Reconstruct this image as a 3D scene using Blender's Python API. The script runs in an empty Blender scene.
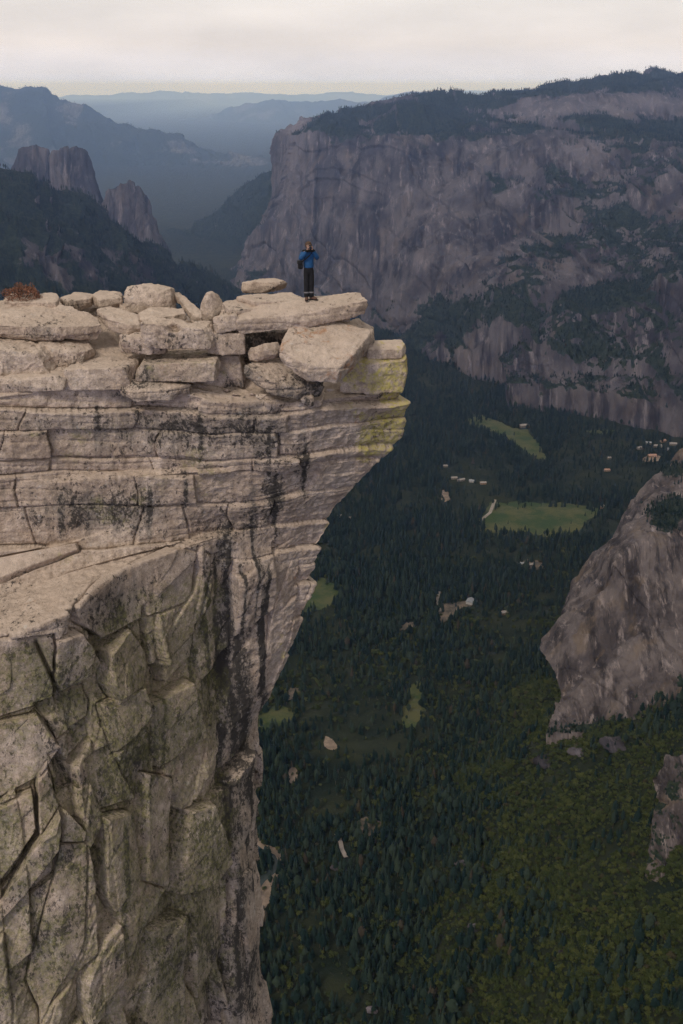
import bpy, bmesh, math, random
import numpy as np
from mathutils import Vector, Matrix
from mathutils.bvhtree import BVHTree

random.seed(7)
rng = np.random.default_rng(11)
scene = bpy.context.scene
COL = scene.collection
F, PITCH = 1050.0, math.radians(22.0)
CP, SP = math.cos(PITCH), math.sin(PITCH)

# ------------------------------------------------------------------ helpers
def at(px, py, Y=None, z=None):
    """world point on the sight line through a photo pixel, at depth Y or height z"""
    u, v = (px - 341.5) / F, (512.0 - py) / F
    d = np.array([u, CP + v * SP, -SP + v * CP])
    return d * (Y / d[1] if z is None else z / d[2])

def proj(P):
    D = P[..., 1] * CP - P[..., 2] * SP
    U = P[..., 1] * SP + P[..., 2] * CP
    D = np.maximum(D, 1e-3)
    return 341.5 + F * P[..., 0] / D, 512.0 - F * U / D

def h3(ix, iy, iz, seed):
    with np.errstate(over='ignore'):
        n = (ix.astype(np.int64) * 374761393 + iy.astype(np.int64) * 668265263 + iz.astype(np.int64) * 2147483647 + seed * 974634777) & 0xffffffff
        n = ((n ^ (n >> 13)) * 1274126177) & 0xffffffff
        n = ((n ^ (n >> 16)) * 2246822519) & 0xffffffff
        n = n ^ (n >> 15)
    return n.astype(np.float64) / 4294967295.0

def h1(i, seed): return h3(np.asarray(i), np.asarray(i) * 0 + 3, np.asarray(i) * 0 + 5, seed)
def h2(i, j, seed): return h3(np.asarray(i), np.asarray(j), np.asarray(i) * 0 + 9, seed)

def vn(P, seed=0):
    """value noise -1..1"""
    I = np.floor(P).astype(np.int64); f = P - I
    f = f * f * f * (f * (f * 6 - 15) + 10)
    r = 0
    for dx in (0, 1):
        wx = f[..., 0] if dx else 1 - f[..., 0]
        for dy in (0, 1):
            wy = f[..., 1] if dy else 1 - f[..., 1]
            for dz in (0, 1):
                wz = f[..., 2] if dz else 1 - f[..., 2]
                r = r + wx * wy * wz * h3(I[..., 0] + dx, I[..., 1] + dy, I[..., 2] + dz, seed)
    return r * 2 - 1

def fbm(P, oct=4, seed=0, gain=.5):
    r, a = 0, 1.0
    for k in range(oct):
        r = r + a * vn(P * 2 ** k + k * 17.3, seed + k); a *= gain
    return r
def ridged(P, oct=4, seed=0, gain=.5):
    r, a = 0, 1.0
    for k in range(oct):
        r = r + a * (1 - 2 * np.abs(vn(P * 2 ** k + k * 11.7, seed + k))); a *= gain
    return r
def sstep(a, b, x):
    t = np.clip((x - a) / (b - a), 0, 1); return t * t * (3 - 2 * t)

def joints(c, seed, lo, hi, span=140.0):
    r = np.random.default_rng(seed)
    b = -span + np.cumsum(r.uniform(lo, hi, int(2.4 * span / lo)))
    i = np.clip(np.searchsorted(b, c), 1, len(b) - 1)
    a0, a1 = b[i - 1], b[i]
    return i, np.minimum(c - a0, a1 - c), (c - a0) / (a1 - a0)

def mesh_np(name, V, Q, attrs=None, smooth=True):
    m = bpy.data.meshes.new(name)
    V = np.ascontiguousarray(V, dtype=np.float32).reshape(-1, 3)
    Q = np.ascontiguousarray(Q, dtype=np.int32); k = Q.shape[1]
    m.vertices.add(len(V)); m.vertices.foreach_set('co', V.ravel())
    m.loops.add(Q.size); m.loops.foreach_set('vertex_index', Q.ravel())
    m.polygons.add(len(Q)); m.polygons.foreach_set('loop_start', np.arange(0, Q.size, k, dtype=np.int32))
    m.polygons.foreach_set('loop_total', np.full(len(Q), k, dtype=np.int32))
    m.polygons.foreach_set('use_smooth', np.full(len(Q), smooth, dtype=bool))
    m.update(calc_edges=True)
    for n, a in (attrs or {}).items():
        at_ = m.attributes.new(n, 'FLOAT', 'POINT'); at_.data.foreach_set('value', np.ascontiguousarray(a, dtype=np.float32).ravel())
    m.validate()
    return m

def grid_quads(R, C):
    i = np.arange(R - 1)[:, None] * C + np.arange(C - 1)[None, :]
    return np.stack([i, i + C, i + C + 1, i + 1], -1).reshape(-1, 4)

def link(name, mesh, mat=None, parent=None, **props):
    o = bpy.data.objects.new(name, mesh); COL.objects.link(o)
    if mat is not None:
        mesh.materials.clear()
        for mm in (mat if isinstance(mat, (list, tuple)) else [mat]): mesh.materials.append(mm)
    if parent: o.parent = parent
    for k, v in props.items(): o[k] = v
    return o

def thing(name, label, category, loc, group=None, rz=0):
    o = bpy.data.objects.new(name, None); COL.objects.link(o); o.empty_display_size = .2
    o.location = loc; o.rotation_euler = (0, 0, rz)
    o['label'] = label; o['category'] = category
    if group: o['group'] = group
    return o

def cage(ctrl, nr, nc, smooth=0):
    """dense sheet through a net of control points; nr / nc: divisions per span"""
    A = np.asarray(ctrl, float); R, C = A.shape[:2]
    tr = np.concatenate([np.linspace(i, i + 1, nr[i], endpoint=False) for i in range(R - 1)] + [[R - 1]])
    tc = np.concatenate([np.linspace(i, i + 1, nc[i], endpoint=False) for i in range(C - 1)] + [[C - 1]])
    i = np.minimum(tr.astype(int), R - 2); f = (tr - i)[:, None, None]
    B = A[i] * (1 - f) + A[i + 1] * f
    j = np.minimum(tc.astype(int), C - 2); g = (tc - j)[None, :, None]
    G = B[:, j] * (1 - g) + B[:, j + 1] * g
    for _ in range(smooth):
        G[1:-1] = (G[:-2] + 2 * G[1:-1] + G[2:]) / 4
        G[:, 1:-1] = (G[:, :-2] + 2 * G[:, 1:-1] + G[:, 2:]) / 4
    return G, tr, tc

def grid_normals(G, blur=2):
    a = np.gradient(G, axis=0); b = np.gradient(G, axis=1)
    N = np.cross(a, b)
    for _ in range(blur):
        N[1:-1] = N[:-2] + N[1:-1] * 2 + N[2:]; N[:, 1:-1] = N[:, :-2] + N[:, 1:-1] * 2 + N[:, 2:]
        N /= np.linalg.norm(N, axis=-1, keepdims=True) + 1e-12
    N /= np.linalg.norm(N, axis=-1, keepdims=True) + 1e-12
    return N

def inpoly(x, y, poly):
    r = np.zeros(np.shape(x), bool); n = len(poly)
    for k in range(n):
        x0, y0 = poly[k]; x1, y1 = poly[(k + 1) % n]
        c = ((y0 > y) != (y1 > y)) & (x < (x1 - x0) * (y - y0) / (y1 - y0 + 1e-9) + x0)
        r ^= c
    return r

# ------------------------------------------------------------------ node materials
class NT:
    def __init__(s, name):
        s.m = bpy.data.materials.new(name); s.m.use_nodes = True
        s.t = s.m.node_tree; s.b = s.t.nodes['Principled BSDF']
        s.b.inputs['Specular IOR Level'].default_value = .25
    def n(s, typ, **kw):
        x = s.t.nodes.new(typ)
        for k, v in kw.items():
            if k.startswith('_'): setattr(x, k[1:], v)
            else: x.inputs[k].default_value = v
        return x
    def l(s, a, b): s.t.links.new(a, b)
    def put(s, v, sock):
        if isinstance(v, bpy.types.NodeSocket): s.l(v, sock)
        else: sock.default_value = v
    def math(s, op, a, b=0.0, c=None):
        x = s.n('ShaderNodeMath', _operation=op); s.put(a, x.inputs[0]); s.put(b, x.inputs[1])
        if c is not None: s.put(c, x.inputs[2])
        return x.outputs[0]
    def rng(s, v, a, b, c=0.0, d=1.0, smooth=True):
        x = s.n('ShaderNodeMapRange', _interpolation_type='SMOOTHSTEP' if smooth else 'LINEAR')
        s.put(v, x.inputs[0])
        for k, q in enumerate((a, b, c, d)): s.put(q, x.inputs[k + 1])
        return x.outputs[0]
    def mix(s, f, a, b, mode='MIX'):
        x = s.n('ShaderNodeMix', _data_type='RGBA', _blend_type=mode)
        s.put(f, x.inputs[0])
        s.put(a if isinstance(a, bpy.types.NodeSocket) else (*a, 1), x.inputs[6])
        s.put(b if isinstance(b, bpy.types.NodeSocket) else (*b, 1), x.inputs[7])
        return x.outputs[2]
    def attr(s, n): return s.n('ShaderNodeAttribute', _attribute_name=n).outputs['Fac']
    def pos(s): return s.n('ShaderNodeNewGeometry').outputs['Position']
    def scale(s, v, sc):
        x = s.n('ShaderNodeVectorMath', _operation='MULTIPLY'); s.l(v, x.inputs[0]); x.inputs[1].default_value = sc
        return x.outputs[0]
    def noise(s, v, sc, det=5, rough=.55, dist=0):
        x = s.n('ShaderNodeTexNoise', Scale=sc, Detail=det, Roughness=rough, Distortion=dist); s.l(v, x.inputs['Vector'])
        return x.outputs['Fac']
    def bump(s, h, strength, dist, prev=None):
        x = s.n('ShaderNodeBump', Strength=strength, Distance=dist); s.l(h, x.inputs['Height'])
        if prev is not None: s.l(prev, x.inputs['Normal'])
        return x.outputs[0]

def plain(name, col, rough=.8, var=.15, sc=8.0):
    t = NT(name); p = t.n('ShaderNodeTexCoord').outputs['Object']
    f = t.noise(p, sc, 4)
    t.l(t.mix(t.rng(f, .3, .7), [c * (1 - var) for c in col], [min(1, c * (1 + var)) for c in col]), t.b.inputs['Base Color'])
    t.b.inputs['Roughness'].default_value = rough
    return t.m

def granite_near():
    t = NT('weathered_granite'); p = t.pos()
    dk, li, ru, ye = t.attr('dark'), t.attr('lichen'), t.attr('rust'), t.attr('yellow')
    big = t.noise(p, .55, 6, .6)
    col = t.mix(t.rng(big, .33, .68), (.42, .325, .255), (.57, .465, .385))
    warm = t.noise(p, 1.3, 5, .6, .6)
    col = t.mix(t.math('MULTIPLY', t.rng(warm, .52, .72), .55), col, (.42, .31, .225))
    mot = t.noise(p, 3.6, 8, .75)
    col = t.mix(1.0, col, t.mix(t.rng(mot, .36, .64), (.72, .70, .68), (1.2, 1.19, 1.18)), 'MULTIPLY')
    grain = t.noise(p, 26, 4, .7)
    col = t.mix(t.rng(grain, .30, .52, 0, 1), t.mix(.55, col, (.1, .085, .075)), col)
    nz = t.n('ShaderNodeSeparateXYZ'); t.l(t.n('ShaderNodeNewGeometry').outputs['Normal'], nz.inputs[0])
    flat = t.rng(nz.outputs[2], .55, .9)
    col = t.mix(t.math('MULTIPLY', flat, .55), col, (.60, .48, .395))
    # grey-black weather crust in streaks
    st = t.noise(t.scale(p, (1.0, 1.0, .14)), 2.6, 8, .7, .2)
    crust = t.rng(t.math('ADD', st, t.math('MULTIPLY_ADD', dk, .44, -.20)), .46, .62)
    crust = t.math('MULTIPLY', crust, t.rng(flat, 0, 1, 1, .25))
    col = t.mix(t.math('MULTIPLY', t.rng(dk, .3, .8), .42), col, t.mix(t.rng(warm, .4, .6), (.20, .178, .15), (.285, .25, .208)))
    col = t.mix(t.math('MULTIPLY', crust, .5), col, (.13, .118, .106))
    # black lichen speckle
    sp = t.noise(t.scale(p, (1, 1, .6)), 8, 8, .8)
    gate = t.noise(p, 1.5, 6, .7)
    spk = t.rng(t.math('ADD', t.math('ADD', sp, t.math('MULTIPLY', gate, .5)), t.math('MULTIPLY', dk, .26)), .885, .955)
    col = t.mix(t.math('MULTIPLY', spk, .88), col, (.035, .032, .03))
    # pale scabs
    ps = t.noise(p, 3.1, 7, .7)
    col = t.mix(t.math('MULTIPLY', t.rng(ps, .60, .70), .5), col, (.55, .51, .46))
    # green and yellow lichen
    gl = t.noise(p, 1.9, 7, .7)
    gm = t.math('MULTIPLY', t.rng(t.math('ADD', gl, t.math('MULTIPLY_ADD', li, .34, -.21)), .44, .62), t.rng(t.noise(p, 9, 6, .8), .36, .58))
    col = t.mix(t.math('MULTIPLY', gm, .62), col, t.mix(t.rng(t.noise(p, 7, 4), .35, .65), (.125, .120, .060), (.27, .25, .09)))
    yl = t.noise(p, 2.4, 6, .65)
    ym = t.rng(t.math('ADD', yl, t.math('MULTIPLY_ADD', ye, .5, -.28)), .44, .60)
    ym = t.math('MULTIPLY', ym, t.rng(t.noise(p, 6.5, 6, .75), .36, .62))
    col = t.mix(t.math('MULTIPLY', ym, .85), col, (.47, .40, .10))
    rl = t.noise(p, 3.0, 6, .7)
    rm = t.rng(t.math('ADD', rl, t.math('MULTIPLY_ADD', ru, .5, -.42)), .46, .60)
    col = t.mix(t.math('MULTIPLY', rm, .7), col, (.40, .20, .10))
    t.l(col, t.b.inputs['Base Color']); t.b.inputs['Roughness'].default_value = .92
    n1 = t.bump(t.noise(p, 3.2, 10, .74), .75, .14)
    n2 = t.bump(t.noise(p, 14, 6, .78), .55, .04, n1)
    t.l(n2, t.b.inputs['Normal'])
    return t.m

def granite_far(name, a, b, tan, S=1.0):
    """distant wall: streaked granite with scrub where the veg attribute says so"""
    t = NT(name); p = t.pos(); vg = t.attr('veg'); bare = t.attr('bare')
    big = t.noise(p, .0035 * S, 7, .62)
    col = t.mix(t.rng(big, .40, .60), [c * .85 for c in a], b)
    st = t.noise(t.scale(p, (1, .25, .07)), .014 * S, 10, .72, .1)
    col = t.mix(t.math('MULTIPLY', t.rng(st, .47, .62), .85), col, [c * .30 for c in a])
    st2 = t.noise(t.scale(p, (1, .25, .07)), .03 * S, 8, .72)
    col = t.mix(t.math('MULTIPLY', t.rng(st2, .53, .68), .7), col, [min(1, c * 2.3) for c in b])
    tn = t.noise(t.scale(p, (1, 1, .4)), .006 * S, 5, .6)
    col = t.mix(t.math('MULTIPLY', t.rng(tn, .54, .68), .4), col, tan)
    col = t.mix(t.math('MULTIPLY', bare, .75), col, [min(1, c * 1.7) for c in b])
    sc = t.noise(p, .02 * S, 8, .7)
    vm = t.rng(t.math('ADD', t.math('MULTIPLY', sc, .9), vg), .92, 1.05)
    gcol = t.mix(t.rng(t.noise(p, .05 * S, 5, .7), .35, .65), (.010, .018, .014), (.030, .038, .024))
    col = t.mix(vm, col, gcol)
    t.l(col, t.b.inputs['Base Color']); t.b.inputs['Roughness'].default_value = .95
    t.b.inputs['Specular IOR Level'].default_value = .1
    n1 = t.bump(t.noise(t.scale(p, (1, .35, .12)), .018 * S, 10, .74), 1.0, 16 / S)
    t.l(n1, t.b.inputs['Normal'])
    return t.m

def ground_mat():
    t = NT('forest_floor'); p = t.pos()
    a = t.noise(p, .012, 7, .65); b = t.noise(p, .08, 6, .7)
    col = t.mix(t.rng(a, .35, .65), (.012, .018, .012), (.028, .032, .018))
    col = t.mix(t.math('MULTIPLY', t.rng(b, .6, .72), .6), col, (.11, .09, .065))
    t.l(col, t.b.inputs['Base Color']); t.b.inputs['Roughness'].default_value = 1
    t.b.inputs['Specular IOR Level'].default_value = .05
    t.l(t.bump(b, 1, 3.0), t.b.inputs['Normal'])
    return t.m

def leaf_mat(name, c0, c1, c2):
    t = NT(name); r = t.n('ShaderNodeObjectInfo').outputs['Random']
    p = t.n('ShaderNodeTexCoord').outputs['Object']
    col = t.mix(t.math('POWER', r, 1.8), c0, c1)
    col = t.mix(t.math('MULTIPLY', t.rng(t.noise(p, .5, 3), .4, .65), .5), col, c2)
    r2 = t.math('FRACT', t.math('MULTIPLY', r, 37.0))
    col = t.mix(t.math('MULTIPLY', t.math('GREATER_THAN', r2, .982), .7), col, (.058, .042, .03))
    t.l(col, t.b.inputs['Base Color']); t.b.inputs['Roughness'].default_value = .9
    t.b.inputs['Specular IOR Level'].default_value = .08
    return t.m

def patch_mat(name, c0, c1, sc=.02, sc2=.15):
    t = NT(name); p = t.pos()
    f = t.math('ADD', t.math('MULTIPLY', t.noise(p, sc, 6, .6), .7), t.math('MULTIPLY', t.noise(p, sc2, 5, .7), .3))
    t.l(t.mix(t.rng(f, .38, .62), c0, c1), t.b.inputs['Base Color']); t.b.inputs['Roughness'].default_value = .95
    t.b.inputs['Specular IOR Level'].default_value = .1
    return t.m

M_ROCK = granite_near()
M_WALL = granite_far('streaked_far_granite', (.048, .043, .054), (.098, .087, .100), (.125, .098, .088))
M_BUTT = granite_far('tan_streaked_granite', (.070, .058, .060), (.135, .113, .112), (.18, .13, .085), 2.6)
M_HILL = granite_far('forested_ridge', (.07, .07, .072), (.10, .098, .096), (.11, .105, .095), .8)
M_GROUND = ground_mat()
M_MEADOW = patch_mat('meadow_grass', (.030, .052, .020), (.080, .080, .036), .012, .08)
M_SAND = patch_mat('pale_sand', (.15, .115, .09), (.26, .20, .16), .03, .2)
M_SOIL = patch_mat('dusty_soil', (.055, .05, .04), (.16, .125, .10), .04, .2)
M_ROAD = patch_mat('road_dust', (.22, .19, .17), (.30, .26, .24), .05, .3)
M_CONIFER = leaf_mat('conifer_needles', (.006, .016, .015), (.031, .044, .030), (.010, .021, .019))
M_OAK = leaf_mat('oak_leaves', (.030, .042, .014), (.084, .092, .029), (.024, .038, .015))
M_BARK = plain('bark', (.09, .065, .05), .95, .25, 3)

# ------------------------------------------------------------------ FOREGROUND: the overhanging summit cliff
def row(*pts):
    out = []
    for p in pts:
        px, py, k, v = p
        out.append(at(px, py, z=v) if k == 'z' else at(px, py, Y=v))
    return out

# columns: far off frame, off frame, left frame edge, 70, 140, corner at 215, mid visor, right edge
CTRL = [
 row((-420,330,'y',38),(-90,318,'y',38),(0,316,'y',38),(70,316,'y',38),(140,318,'y',38),(215,340,'y',38),(300,360,'y',38),(372,378,'y',37)),      # drop behind
 row((-420,303,'y',35.2),(-90,301,'y',35.2),(0,300,'y',35.2),(70,300,'y',35.2),(140,303,'y',35.2),(215,322,'y',35.4),(300,347,'y',35.8),(376,362,'y',35.0)), # plateau back
 row((-420,347,'y',32.0),(-90,347,'y',32.0),(0,347,'y',32.0),(70,347,'y',32.2),(140,349,'y',32.5),(215,366,'y',32.5),(300,378,'y',33.0),(392,374,'y',33.4)),
 row((-420,412,'y',29.0),(-90,403,'y',29.3),(0,397,'y',29.7),(70,389,'y',30.2),(140,381,'y',30.75),(212,402,'z',-8.78),(300,402,'z',-8.85),(404,392,'y',32.4)),  # lip of the top ledge
 row((-420,500,'y',28.7),(-90,486,'y',29.2),(0,478,'y',29.5),(70,474,'y',30.2),(140,470,'y',30.7),(215,466,'y',31.05),(292,462,'y',31.3),(402,435,'y',32.6)),
 row((-420,512,'z',-11.1),(-90,495,'z',-11.1),(0,486,'z',-11.1),(70,482,'z',-11.1),(140,476,'z',-11.1),(216,471,'z',-11.1),(290,476,'y',31.5),(378,463,'y',32.7)), # second lip
 row((-420,590,'y',28.2),(-90,572,'y',28.6),(0,556,'y',29.2),(70,542,'y',29.7),(140,519,'y',30.4),(218,500,'y',31.2),(288,498,'y',31.7),(352,488,'y',32.8)),
 row((-420,660,'z',-14.6),(-90,628,'z',-14.3),(0,598,'z',-14.1),(70,574,'z',-13.8),(140,553,'z',-13.55),(217,531,'z',-13.4),(285,524,'y',32.1),(337,506,'y',32.9)), # foot above sandy ledge
 row((-420,720,'z',-14.8),(-90,672,'z',-14.5),(0,637,'z',-14.3),(62,613,'z',-13.95),(122,569,'z',-13.6),(213,538,'z',-13.45),(280,548,'y',32.4),(320,545,'y',33.1)), # sandy ledge lip
 row((-420,830,'y',23.4),(-90,745,'y',25.2),(0,714,'y',25.9),(56,690,'y',26.7),(120,655,'y',28.5),(206,640,'y',31.2),(264,640,'y',32.6),(296,642,'y',33.4)),
 row((-420,950,'y',22.4),(-90,868,'y',24.2),(0,832,'y',24.9),(60,802,'y',25.7),(122,782,'y',27.3),(196,750,'y',30.5),(236,728,'y',32.4),(261,712,'y',33.7)),
 row((-420,1060,'y',21.6),(-90,966,'y',23.4),(0,932,'y',24.1),(60,902,'y',24.8),(122,878,'y',26.4),(192,846,'y',29.6),(232,832,'y',31.6),(258,820,'y',33.2)),
 row((-420,1250,'y',20.8),(-90,1120,'y',22.5),(0,1070,'y',23.2),(60,1040,'y',24.0),(122,1006,'y',25.6),(192,972,'y',28.8),(238,958,'y',31.0),(262,948,'y',32.8)),
 row((-420,1900,'y',19.5),(-90,1500,'y',21.2),(0,1400,'y',22),(60,1380,'y',22.8),(122,1350,'y',24.4),(192,1290,'y',27.8),(238,1270,'y',30),(262,1250,'y',32)),
]
CTRL = np.array(CTRL)
b1 = CTRL[:, -1:] + np.array([-.9, 2.2, .1]); b2 = CTRL[:, -1:] + np.array([-3.0, 5.5, 0]); b3 = CTRL[:, -1:] + np.array([-9, 12, -1])
b1[:3] = CTRL[:3, -1:] + np.array([-.2, .6, -.3]); b2[:3] = CTRL[:3, -1:] + np.array([-1.0, 2.2, -1.5]); b3[:3] = CTRL[:3, -1:] + np.array([-6, 8, -6])
CTRL = np.concatenate([CTRL, b1, b2, b3], 1)
top0 = CTRL[:1] + np.array([-3.5, 5, -6]); top1 = CTRL[:1] + np.array([-14, 14, -38])
CTRL = np.concatenate([top1, top0, CTRL], 0)
NRW = [10, 24, 24, 60, 80, 110, 22, 90, 60, 44, 120, 150, 130, 150, 60]
NCL = [24, 56, 80, 80, 84, 88, 110, 60, 26, 20]
G, TR, TC = cage(CTRL, NRW, NCL, 1)
N = grid_normals(G, 3)
if N[len(TR) // 2, 140][1] > 0: N = -N
arc = np.concatenate([[0], np.cumsum(np.linalg.norm(np.diff(CTRL[9], axis=0), axis=1))])
A = np.interp(TC, np.arange(len(arc)), arc)[None, :] + 0 * G[..., 0]
PX, PY = proj(G); Z = G[..., 2]
vert = 1 - np.clip(np.abs(N[..., 2]), 0, 1)
warp = fbm(G * .35, 3, 5)
# sheeted granite: nearly level sheets, each broken by upright joints
zc = Z + .22 * fbm(G * np.array([.22, .22, .5]), 3, 21) + .05 * A
i1, d1, t1 = joints(zc, 31, .38, 1.15)
ac = A + .35 * fbm(G * .6, 2, 22) + h1(i1, 2) * 40
j1, e1, s1 = joints(ac, 32, 1.0, 4.2)
strata = (h2(i1, j1, 3) - .5) * .26 + (h1(i1, 4) - .5) * .22 + (t1 - .5) * .10
gap = .35 + .65 * sstep(-.2, .35, vn(G * np.array([.5, .5, 2.]), 41))
nose_ = sstep(5.4, 6.3, TC)[None, :] * sstep(-19, -15, Z)
strata = strata + nose_ * ((h1(i1, 4) - .5) * .16 + (t1 - .5) * .10 + (h2(i1, j1, 3) - .5) * .14)
strata = strata - .16 * gap * np.exp(-(d1 / .032) ** 2) - .13 * (h2(i1, j1, 6) > .5) * np.exp(-(e1 / .03) ** 2)
i3, d3, t3 = joints(zc * 1.0 + .1 * warp, 37, .14, .5)
strata = strata + (h1(i3, 7) - .5) * .07 - .04 * sstep(-.1, .5, vn(G * .8, 43)) * np.exp(-(d3 / .03) ** 2)
# broken blocks lower down: steep joints crossed by a dipping set
k1, f1, r1 = joints(A * .97 + Z * .10 + .16 * warp, 51, .7, 2.3)
k2, f2, r2 = joints(Z - .62 * A + .14 * fbm(G * .4, 2, 25) + h1(k1, 5) * 2.2, 52, 1.2, 4.2)
blk = (h2(k1, k2, 8) - .5) * .55 + (h1(k1, 9) - .5) * .45
blk = blk + (r1 - .5) * (h2(k1, k2, 10) - .5) * 1.2 + (r2 - .5) * (h2(k1, k2, 11) - .62) * 1.3
k3, f3, r3 = joints(A * .9 - Z * .35 + .10 * fbm(G * .9, 2, 29), 53, .4, 2.0)
blk = blk + (h2(k2, k3, 14) - .5) * .16
blk = blk - .07 * np.exp(-(f1 / .04) ** 2) * (h2(k1, k2, 12) > .25) - .07 * np.exp(-(f2 / .04) ** 2) - .03 * np.exp(-(f3 / .035) ** 2)
wd = sstep(-13.6, -15.0, Z + .5 * warp) * sstep(6.75, 6.25, TC[None, :] + .25 * warp - .10 * np.clip(-Z - 15, 0, 12))
wd = np.maximum(wd, sstep(-20, -23, Z))
disp = strata * (1 - wd) + blk * wd * 1.0
disp *= (.14 + .86 * sstep(.25, .75, vert))
# flat ledges keep their lines; the wall gets rough
disp += .06 * fbm(G * .9, 3, 61) + .028 * ridged(G * 2.6, 3, 62) + .014 * fbm(G * 8, 2, 63)
# deep dark recess between the left wall and the overhang
rec = np.exp(-((PX - (222 + .03 * (PY - 560))) / 13.0) ** 2) * sstep(535, 575, PY) * sstep(760, 660, PY)
disp -= .30 * rec
# the big blocks that can be told apart: (outline, proud by, lean across, lean down)
BLK = [
 ([(-60,575),(0,560),(78,543),(80,552),(0,583),(-60,600)], .20, 0, .0), ([(0,636),(52,629),(52,699),(0,716),(-60,730),(-60,650)], .12, .1, .0), ([(53,636),(76,629),(97,660),(91,674),(53,695)], .28, .2, -.15),
 ([(102,650),(128,627),(148,657),(140,685),(116,706),(105,685)], .38, -.5, .2), ([(33,702),(90,685),(95,702),(93,718),(56,741)], -.18, .1, .3),
 ([(102,706),(140,685),(148,713),(133,738),(112,758)], .18, .3, -.2), ([(144,671),(158,660),(165,702),(148,702)], -.45, 0, 0),
 ([(72,607),(102,579),(165,544),(197,551),(190,600),(133,622),(102,639),(75,622)], .10, -.1, .1), ([(162,636),(190,593),(204,551),(211,555),(193,657),(165,685)], .12, -.08, 0),
 ([(0,804),(32,789),(36,825),(25,842),(0,876),(-50,900),(-50,820)], .35, .2, .2), ([(36,776),(45,757),(59,804),(55,825),(38,835)], .30, -.3, .1),
 ([(0,897),(25,850),(59,806),(59,842),(30,880),(0,918),(-50,960),(-50,930)], .50, .1, -.5), ([(45,751),(59,744),(81,787),(64,791)], -.65, 0, .1),
 ([(62,806),(81,829),(76,840),(59,840)], .35, .2, .1), ([(59,842),(81,838),(79,940),(42,1020),(25,980)], .14, .3, -.1),
 ([(100,816),(132,812),(138,880),(110,910),(100,893)], .32, -.25, 0), ([(146,774),(174,778),(170,889),(140,880)], .18, -.2, .1),
 ([(185,810),(208,799),(221,859),(204,884),(174,895),(180,846)], .50, .35, 0), ([(171,808),(185,812),(180,850),(171,886)], -.75, 0, 0),
 ([(229,880),(250,867),(255,1012),(225,1012)], .28, .2, 0), ([(98,935),(115,918),(123,978),(85,1030),(80,978)], .38, -.2, -.2),
 ([(150,930),(182,912),(178,1030),(140,1030)], .25, .3, .1), ([(150,705),(190,680),(205,735),(160,770)], .20, .2, -.2), ([(205,800),(245,770),(258,800),(240,845),(222,858)], .22, .3, .1),
 ([(0,720),(36,712),(60,745),(40,775),(0,800),(-50,810),(-50,730)], .10, .35, -.3), ([(85,760),(112,745),(138,800),(100,812)], -.12, .3, .2), ([(190,890),(222,868),(222,960),(192,1000)], .1, -.3, .1),
]
for (pl, off, gx, gy) in BLK:
    xs_, ys_ = [p[0] for p in pl], [p[1] for p in pl]; x0, x1, y0, y1 = min(xs_), max(xs_), min(ys_), max(ys_)
    w_ = np.nonzero((PX > x0 - 6) & (PX < x1 + 6) & (PY > y0 - 6) & (PY < y1 + 6) & (TC[None, :] < 7.0))
    X_ = PX[w_] + 1.2 * warp[w_] + .8 * vn(G[w_] * 3, 66); Y_ = PY[w_] + 1.5 * warp[w_]
    dd = np.full(X_.shape, 1e9)
    for (ax, ay), (bx, by) in zip(pl, pl[1:] + pl[:1]):
        t_ = np.clip(((X_ - ax) * (bx - ax) + (Y_ - ay) * (by - ay)) / ((bx - ax) ** 2 + (by - ay) ** 2), 0, 1)
        dd = np.minimum(dd, np.hypot(X_ - ax - t_ * (bx - ax), Y_ - ay - t_ * (by - ay)))
    ins = inpoly(X_, Y_, pl)
    e_ = sstep(0, 1.3, dd) * ins
    val = off + gx * (X_ - (x0 + x1) / 2) / (x1 - x0) + gy * (Y_ - (y0 + y1) / 2) / (y1 - y0)
    disp[w_] = disp[w_] * (1 - .8 * e_) + e_ * val - .15 * np.exp(-(dd / .9) ** 2)
# one long upright fissure low on the wall
for (x0, y0, x1, y1, w, dp) in ((228, 860, 226, 1024, 2.4, .5), (176, 800, 170, 890, 3.5, .7), (150, 690, 143, 610, 2.0, .4), (34, 640, 62, 700, 2, .3)):
    tt = np.clip((PY - y0) / (y1 - y0 + 1e-6), 0, 1); xc = x0 + (x1 - x0) * tt
    inside = sstep(min(y0, y1) - 8, min(y0, y1) + 8, PY) * sstep(max(y0, y1) + 8, max(y0, y1) - 8, PY)
    disp -= dp * np.exp(-((PX - xc + 1.2 * warp) / w) ** 2) * inside
fadeC = sstep(10.0, 9.0, TC)[None, :]
G2 = G + N * (disp * (.2 + .8 * fadeC) * (1 - (.45 * sstep(6.0, 6.8, TC) + .25 * sstep(7.0, 7.5, TC))[None, :] * sstep(-16, -20, Z)))[..., None]
# where crust, lichen, rust grow
n2 = fbm(G * .5, 3, 71)
def blob(x, y, sx, sy, a=0.0):
    dx, dy = PX - x, PY - y; c, s = math.cos(a), math.sin(a)
    return np.exp(-((dx * c + dy * s) / sx) ** 2 - ((-dx * s + dy * c) / sy) ** 2)
dark = .16 + .24 * n2
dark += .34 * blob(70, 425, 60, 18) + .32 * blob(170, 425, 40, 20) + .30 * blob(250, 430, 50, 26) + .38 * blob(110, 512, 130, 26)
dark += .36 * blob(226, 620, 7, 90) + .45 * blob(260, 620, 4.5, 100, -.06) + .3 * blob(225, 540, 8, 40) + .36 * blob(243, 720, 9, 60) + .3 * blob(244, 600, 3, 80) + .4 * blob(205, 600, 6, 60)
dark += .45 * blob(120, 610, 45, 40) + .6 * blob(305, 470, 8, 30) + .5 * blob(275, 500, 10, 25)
dark += .20 * sstep(560, 720, PY) * sstep(280, 240, PX)
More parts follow.
